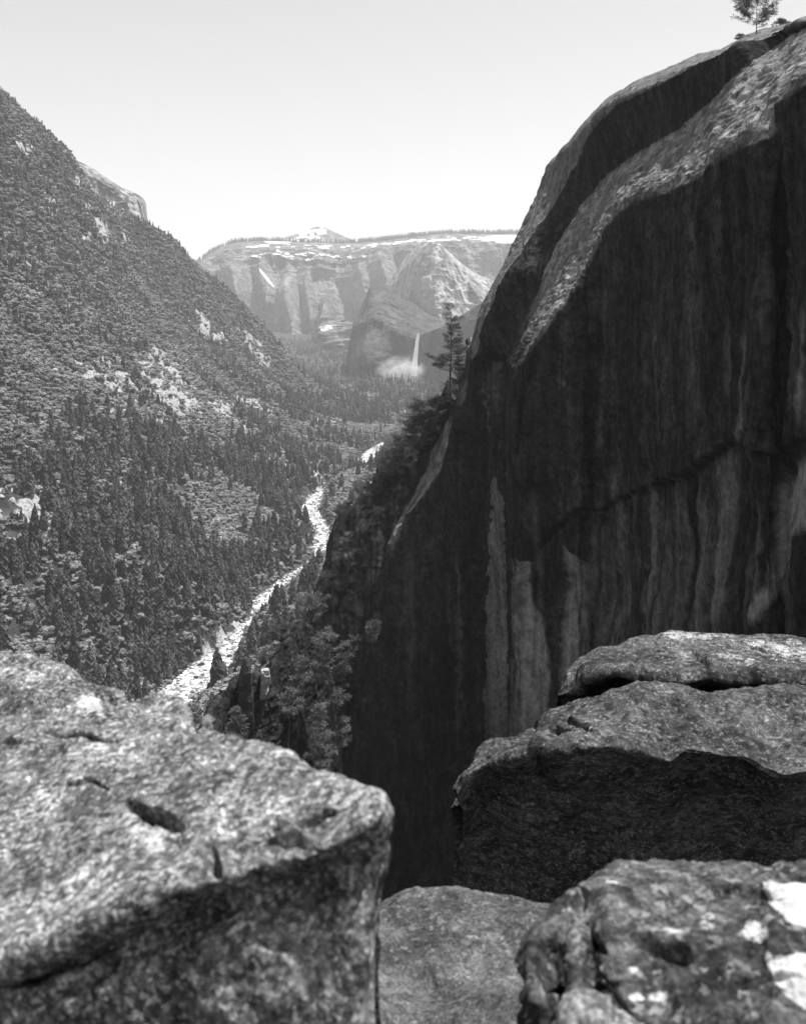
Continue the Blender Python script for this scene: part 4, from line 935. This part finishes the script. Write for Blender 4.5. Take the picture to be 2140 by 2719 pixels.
def pine(base, h, seed, label, crown0=.3, spread=.2, whorls=14, per=5, tuft=.05, dens=26, lean=(0, 0), top=1.0, gaps=.15, profile=None, bare=0., group=None, tint=(0, 1), name='pine_tree', cat='tree', up=.15):
    """pine: tapered trunk, limbs, needle tufts gathered in layers along the limbs"""
    r = np.random.default_rng(seed); V, Fq = [], []
    def add(vf):
        i0 = len(V); V.extend(vf[0]); Fq.extend([tuple(x + i0 for x in f) for f in vf[1]])
    tz = np.linspace(0, 1, 12)
    wob = np.cumsum(r.normal(0, .004, (12, 2)), 0)
    tr = np.stack([h * (lean[0] * tz ** 1.5 + wob[:, 0]), h * (lean[1] * tz ** 1.5 + wob[:, 1]), h * tz], 1)
    add(tube(tr, h * .013 * (1 - tz * .9), 8))
    prof = profile or (lambda s_: (1 - s_) ** .6 * (.35 + .65 * min(1, s_ / .25)))
    LV, LF = [], []
    for i in range(whorls):
        s_ = (i + .5) / whorls; hh = crown0 + (top - crown0) * s_
        c = np.array([np.interp(hh, tz, tr[:, k]) for k in range(3)])
        for k in range(per):
            if r.uniform() < gaps: continue
            a_ = r.uniform(0, 6.283); L = h * spread * prof(s_) * r.uniform(.55, 1.2) + h * .012
            d = np.array([math.cos(a_), math.sin(a_), up + .35 * s_ + r.normal(0, .1)])
            mid_ = c + d * L * .5 + np.array([0, 0, -.03 * L]); end = c + d * L + np.array([0, 0, .1 * L])
            add(tube([c, mid_, end], [h * .004 * (1.2 - s_), h * .003 * (1.2 - s_), h * .001], 4))
            if r.uniform() < bare: continue
            nt_ = max(2, int(L / (h * tuft) * 1.3))
            for t_ in range(nt_):
                f_ = .35 + .65 * (t_ + r.uniform(0, 1)) / nt_
                tc_ = c + (end - c) * f_ + r.normal(0, .35, 3) * h * tuft * np.array([1, 1, .4])
                R = h * tuft * r.uniform(.6, 1.15)
                m = int(2.4 * dens * r.uniform(.6, 1.2))
                dd = r.normal(size=(m, 3)) * np.array([1, 1, .55]); dd[:, 2] += .25; dd /= np.linalg.norm(dd, axis=1, keepdims=True)
                pc = tc_ + dd * R * r.uniform(.1, .8, (m, 1)); tip = pc + dd * R * r.uniform(.45, .8, (m, 1))
                sd_ = np.cross(dd, r.normal(size=(m, 3))); sd_ /= np.linalg.norm(sd_, axis=1, keepdims=True) + 1e-9; w_ = R * .055
                i0 = len(LV)
                qd = np.stack([pc - sd_ * w_, pc + sd_ * w_, tip + sd_ * w_ * .5, tip - sd_ * w_ * .5], 1).reshape(-1, 3)
                LV.extend(qd); LF.extend([(i0 + 4*j, i0 + 4*j + 1, i0 + 4*j + 2, i0 + 4*j + 3) for j in range(m)])
    o = bpy.data.objects.new(name, None); C.objects.link(o); o.location = base
    link('trunk', mesh('trunk', np.array(V), [np.array(Fq)], M_bark, True), o)
    if LV:
        LV = np.array(LV)
        link('crown', mesh('crown', LV, [np.array(LF)], M_pine, False, {'tint': np.repeat(r.uniform(*tint, len(LV) // 4), 4)}), o)
    return tag(o, label, cat, group)

def px_pine(bx_, by_, topy, Y, seed, label, **k):
    b_ = P(bx_, by_, Y); return pine(b_, (by_ - topy) / F * Y, seed, label, **k)

px_pine(1194, 1052, 822, 352, 11, 'taller of two ledge pines with sparse layered branches against the valley', crown0=.26, spread=.25, whorls=12, per=5, tuft=.03, gaps=.4, dens=20, profile=lambda s_: (.85 if s_ < .3 else .5) * (1.1 - s_ * .3) + .1)
px_pine(1218, 1065, 868, 350, 12, 'shorter conical ledge pine close against the cliff edge', crown0=.2, spread=.12, whorls=16, per=6, tuft=.022, gaps=.15, dens=18, profile=lambda s_: 1.15 * (1 - s_) ** .8 + .05)
px_pine(2005, 98, -22, 204, 13, 'wind-shaped pine on the skyline of the rounded cliff top', crown0=.16, spread=.50, whorls=13, per=5, tuft=.07, gaps=.3, dens=17, profile=lambda s_: .55 + .6 * math.sin(min(1, s_ * 1.15) * 3.0), up=.4)
px_pine(2072, 82, 52, 198, 14, 'small low bush right of the skyline pine', crown0=.05, spread=.9, whorls=6, per=5, tuft=.2, name='bush', cat='bush')
px_pine(1968, 114, 92, 206, 15, 'tiny shrub at the foot of the skyline pine', crown0=.05, spread=1.0, whorls=5, per=5, tuft=.22, name='bush', cat='bush')
# crag pines
px_pine(886, 2120, 1692, 262, 21, 'tallest crag pine with flat layered top and long dark trunk', crown0=.3, spread=.13, whorls=11, per=5, tuft=.027, gaps=.3, profile=lambda s_: .55 + .55 * s_, dens=30, tint=(.3, 1))
px_pine(795, 1960, 1745, 258, 22, 'bushy sunlit crag pine left of the tallest pine', crown0=.5, spread=.19, whorls=7, per=6, tuft=.05, gaps=.25, dens=26, tint=(.3, 1))
px_pine(765, 2005, 1826, 246, 23, 'wide low crag pine leaning out above the dark face', crown0=.55, spread=.28, whorls=5, per=6, tuft=.06, gaps=.25, dens=26, lean=(.05, -.05), tint=(.3, 1))
px_pine(850, 2120, 1872, 238, 24, 'broad pale pine in front of the tallest pine trunk', crown0=.2, spread=.19, whorls=11, per=5, tuft=.04, gaps=.25, dens=28, tint=(.4, 1))
px_pine(792, 1740, 1652, 280, 25, 'small pine on the crag crest below the buttress', crown0=.15, spread=.36, whorls=9, per=6, tuft=.09, gaps=.1)
px_pine(626, 1990, 1880, 236, 27, 'small pine growing below the dark upright slab', crown0=.1, spread=.35, whorls=9, per=5, tuft=.08)
px_pine(988, 1725, 1648, 338, 28, 'small sunlit pine clinging to the dark buttress wall', crown0=.3, spread=.36, whorls=7, per=5, tuft=.12, gaps=.25, tint=(.5, 1))
px_pine(925, 1530, 1415, 352, 29, 'scraggly half-bare tree on the buttress edge', crown0=.25, spread=.36, whorls=9, per=5, tuft=.08, gaps=.2, bare=.45, tint=(.5, 1))
# bushes on the buttress skyline
for k, (bx_, by_, ty_, Y, lab) in enumerate([(1132, 1160, 1070, 357, 'dark bush on the skyline below the pinnacle'), (1108, 1200, 1120, 357, 'dark ragged bush just below the skyline bush'), (1070, 1240, 1165, 357, 'pale feathery bush on the buttress skyline'), (1030, 1265, 1200, 357, 'pale bush at the outer corner of the buttress'),
                                             (960, 1345, 1285, 357, 'pale bush on the step of the buttress edge'), (1000, 1300, 1262, 357, 'small grey bush between two buttress steps'), (915, 1390, 1340, 357, 'dark bush overhanging the buttress edge'), (1225, 1010, 975, 357, 'dark shrub beside the ledge pines'), (1205, 1075, 1015, 358, 'low pale shrub under the ledge pines'),
                                             (705, 1795, 1735, 262, 'rounded bush on the crag crest'), (745, 1735, 1665, 272, 'bush on the upper crag crest'), (830, 1660, 1590, 296, 'grey bush where crag meets buttress'), (870, 1575, 1520, 350, 'small bush on the lower buttress edge'), (480, 2010, 1900, 236, 'bush at the left foot of the crag'), (440, 2050, 1930, 232, 'leafy bush rising behind the left slab edge')]):
    px_pine(bx_, by_, ty_, Y, 60 + k, lab, crown0=.05, spread=.52, whorls=9, per=6, tuft=.11, dens=20, gaps=.25, profile=lambda s_: .5 + .6 * math.sin(3.0 * min(1, s_)), name='bush', cat='bush', tint=(.3, 1) if 'pale' in lab or 'grey' in lab else (0, .6))

# ------------------------------------------------------------------ river boulders, fallen logs, road wall
rb = [(330, 'a')]
for k, (x, y, s_) in enumerate([(405, 1790, 3.4), (500, 1868, 4.2), (470, 1845, 2.6), (535, 1765, 3.2), (450, 1815, 2.6), (560, 1735, 2.2), (610, 1745, 2.6), (590, 1700, 2.4), (640, 1665, 2.0), (520, 1800, 2.2), (615, 1712, 1.8), (833, 1372, 4.0), (838, 1400, 3.0), (850, 1420, 3.0), (690, 1560, 2.0), (480, 1790, 2.0), (433, 1775, 2.8), (575, 1770, 1.8)]):
    Yr = np.interp(y, [1195, 1330, 1433, 1600, 1767, 1878], [2430, 1800, 1500, 1200, 1000, 900]); p = P(x, y, Yr); p[2] = floorz(p[1]) - .2
    o = link('river_boulder', rockmesh('river_boulder', (s_ * 1.2, s_, s_ * .75), M_gran if k % 3 else M_grand, 700 + k, 2)); o.location = p
    tag(o, 'grey boulder breaking the white rapids of the river', 'boulder', 'boulders in the white river')
rr = rng.integers(0, 900, 1500); sgn = np.where(rng.uniform(size=1500) < .5, -1, 1); off_ = 1 + rng.normal(0, .16, 1500); off_ = np.where(rng.uniform(size=1500) < .2, rng.uniform(-.7, .7, 1500), off_)
rp = R2[rr] + nn[rr] * (sgn * off_ * W2[rr])[:, None]; rs_ = rng.uniform(.5, 1.7, 1500) * np.where(rng.uniform(size=1500) < .1, 1.8, 1)
kk = (rp[:, 1] > 860) & (rp[:, 1] < 2600); rp, rs_ = rp[kk], rs_[kk]
rp = np.concatenate([rp, floorz(rp[:, 1:2]) - .2 + rs_[:, None] * .1], 1)
rv, rf, off = [], [], 0
for k in range(5):
    ii = np.arange(k, len(rp), 5); v, f = RT_[k]
    vv = v[None] * rs_[ii, None, None] * np.array([1.3, 1, .8]) + rp[ii][:, None]
    rv.append(vv.reshape(-1, 3)); rf.append((f[None, :, :3] + (np.arange(len(ii)) * len(v))[:, None, None]).reshape(-1, 3) + off); off += vv.shape[0] * vv.shape[1]
tag(link('river_rubble', mesh('river_rubble', np.concatenate(rv), [np.concatenate(rf)], mat_flat('river_stone', .2, .4, .9, .6), False)), 'small stones and rubble along both banks of the river', 'rocks', kind='stuff')
def log(x0, y0, x1, y1, Y, r_, label):
    def on(x, y):
        d = np.linspace(700, 2600, 800); p_ = P(np.full(800, x), np.full(800, y), d); k = np.argmax(hz(p_[:, 0], p_[:, 1]) > p_[:, 2]); return p_[k] + np.array([0, 0, 1.5])
    a_, b_ = on(x0, y0), on(x1, y1); tt = np.linspace(0, 1, 7)[:, None]
    v, f = tube(a_ + (b_ - a_) * tt + np.array([0, 0, .4]) * np.sin(tt * 5), r_ * (1 - .6 * tt[:, 0]), 8)
    o = link('fallen_log', mesh('fallen_log', v, [f], M_logs, True)); return tag(o, label, 'log')
M_logs = mat_flat('weathered_log', .16, 1.0)
log(272, 1513, 348, 1497, 1100, .9, 'long grey fallen log on the wooded lower slope')
log(458, 1466, 495, 1460, 1300, .8, 'short fallen log near the pale gully on the slope')
log(722, 1578, 762, 1620, 1150, .9, 'dark fallen trunk slanting down the right river bank')
# road shelf with parapet at the left edge
rx_ = np.linspace(-260, 82, 40); Yr = np.interp(rx_, [-260, 0, 82], [1020, 1082, 1130])
pr = P(rx_, np.full(40, 1322.), Yr); rz = hz(pr[:, 0], pr[:, 1]); rz = np.convolve(np.pad(rz, 6, mode='edge'), np.ones(13) / 13, 'valid') + 2.5; pr[:, 2] = rz
ofs = np.array([.55, -.83, 0])
rd_ = np.stack([pr - ofs * 6, pr - ofs * 5.8, pr + ofs * 4, pr + ofs * 4.2 - np.array([0, 0, 5.])], 1); rd_[:, 0, 2] -= 4
tag(link('road', gridmesh('road', rd_, mat_flat('pale_road', .34, .3), True)), 'pale mountain road shelf at the left edge of the slope', 'road', kind='structure')
wl = np.stack([pr + ofs * 3.1 + np.array([0, 0, -.5]), pr + ofs * 3.1 + np.array([0, 0, .9]), pr + ofs * 3.7 + np.array([0, 0, .9]), pr + ofs * 3.7 + np.array([0, 0, -3.5])], 1)
tag(link('parapet_wall', gridmesh('parapet_wall', wl, M_gran, False)), 'low pale stone parapet along the road at the left edge', 'wall')

# ------------------------------------------------------------------ haze in the valley air
mh, nth, _ = material('haze'); nth.nodes.remove(nth.nodes['Principled BSDF'])
pv = nth.nodes.new('ShaderNodeVolumePrincipled'); pv.inputs['Color'].default_value = (.93, .93, .93, 1); pv.inputs['Density'].default_value = 5.4e-5; pv.inputs['Anisotropy'].default_value = .2
nth.links.new(pv.outputs[0], nth.nodes['Material Output'].inputs['Volume'])
x0, x1, y0, y1, z0, z1 = -5000, 5000, -1000, 15000, -362, 1300
V = [(x, y, z_) for z_ in (z0, z1) for x, y in ((x0, y0), (x1, y0), (x1, y1), (x0, y1))]
hb = link('haze', mesh('haze', V, [np.array([(3, 2, 1, 0), (4, 5, 6, 7), (0, 1, 5, 4), (1, 2, 6, 5), (2, 3, 7, 6), (3, 0, 4, 7)])], mh))
tag(hb, 'pale haze filling the valley air', 'haze', kind='stuff')
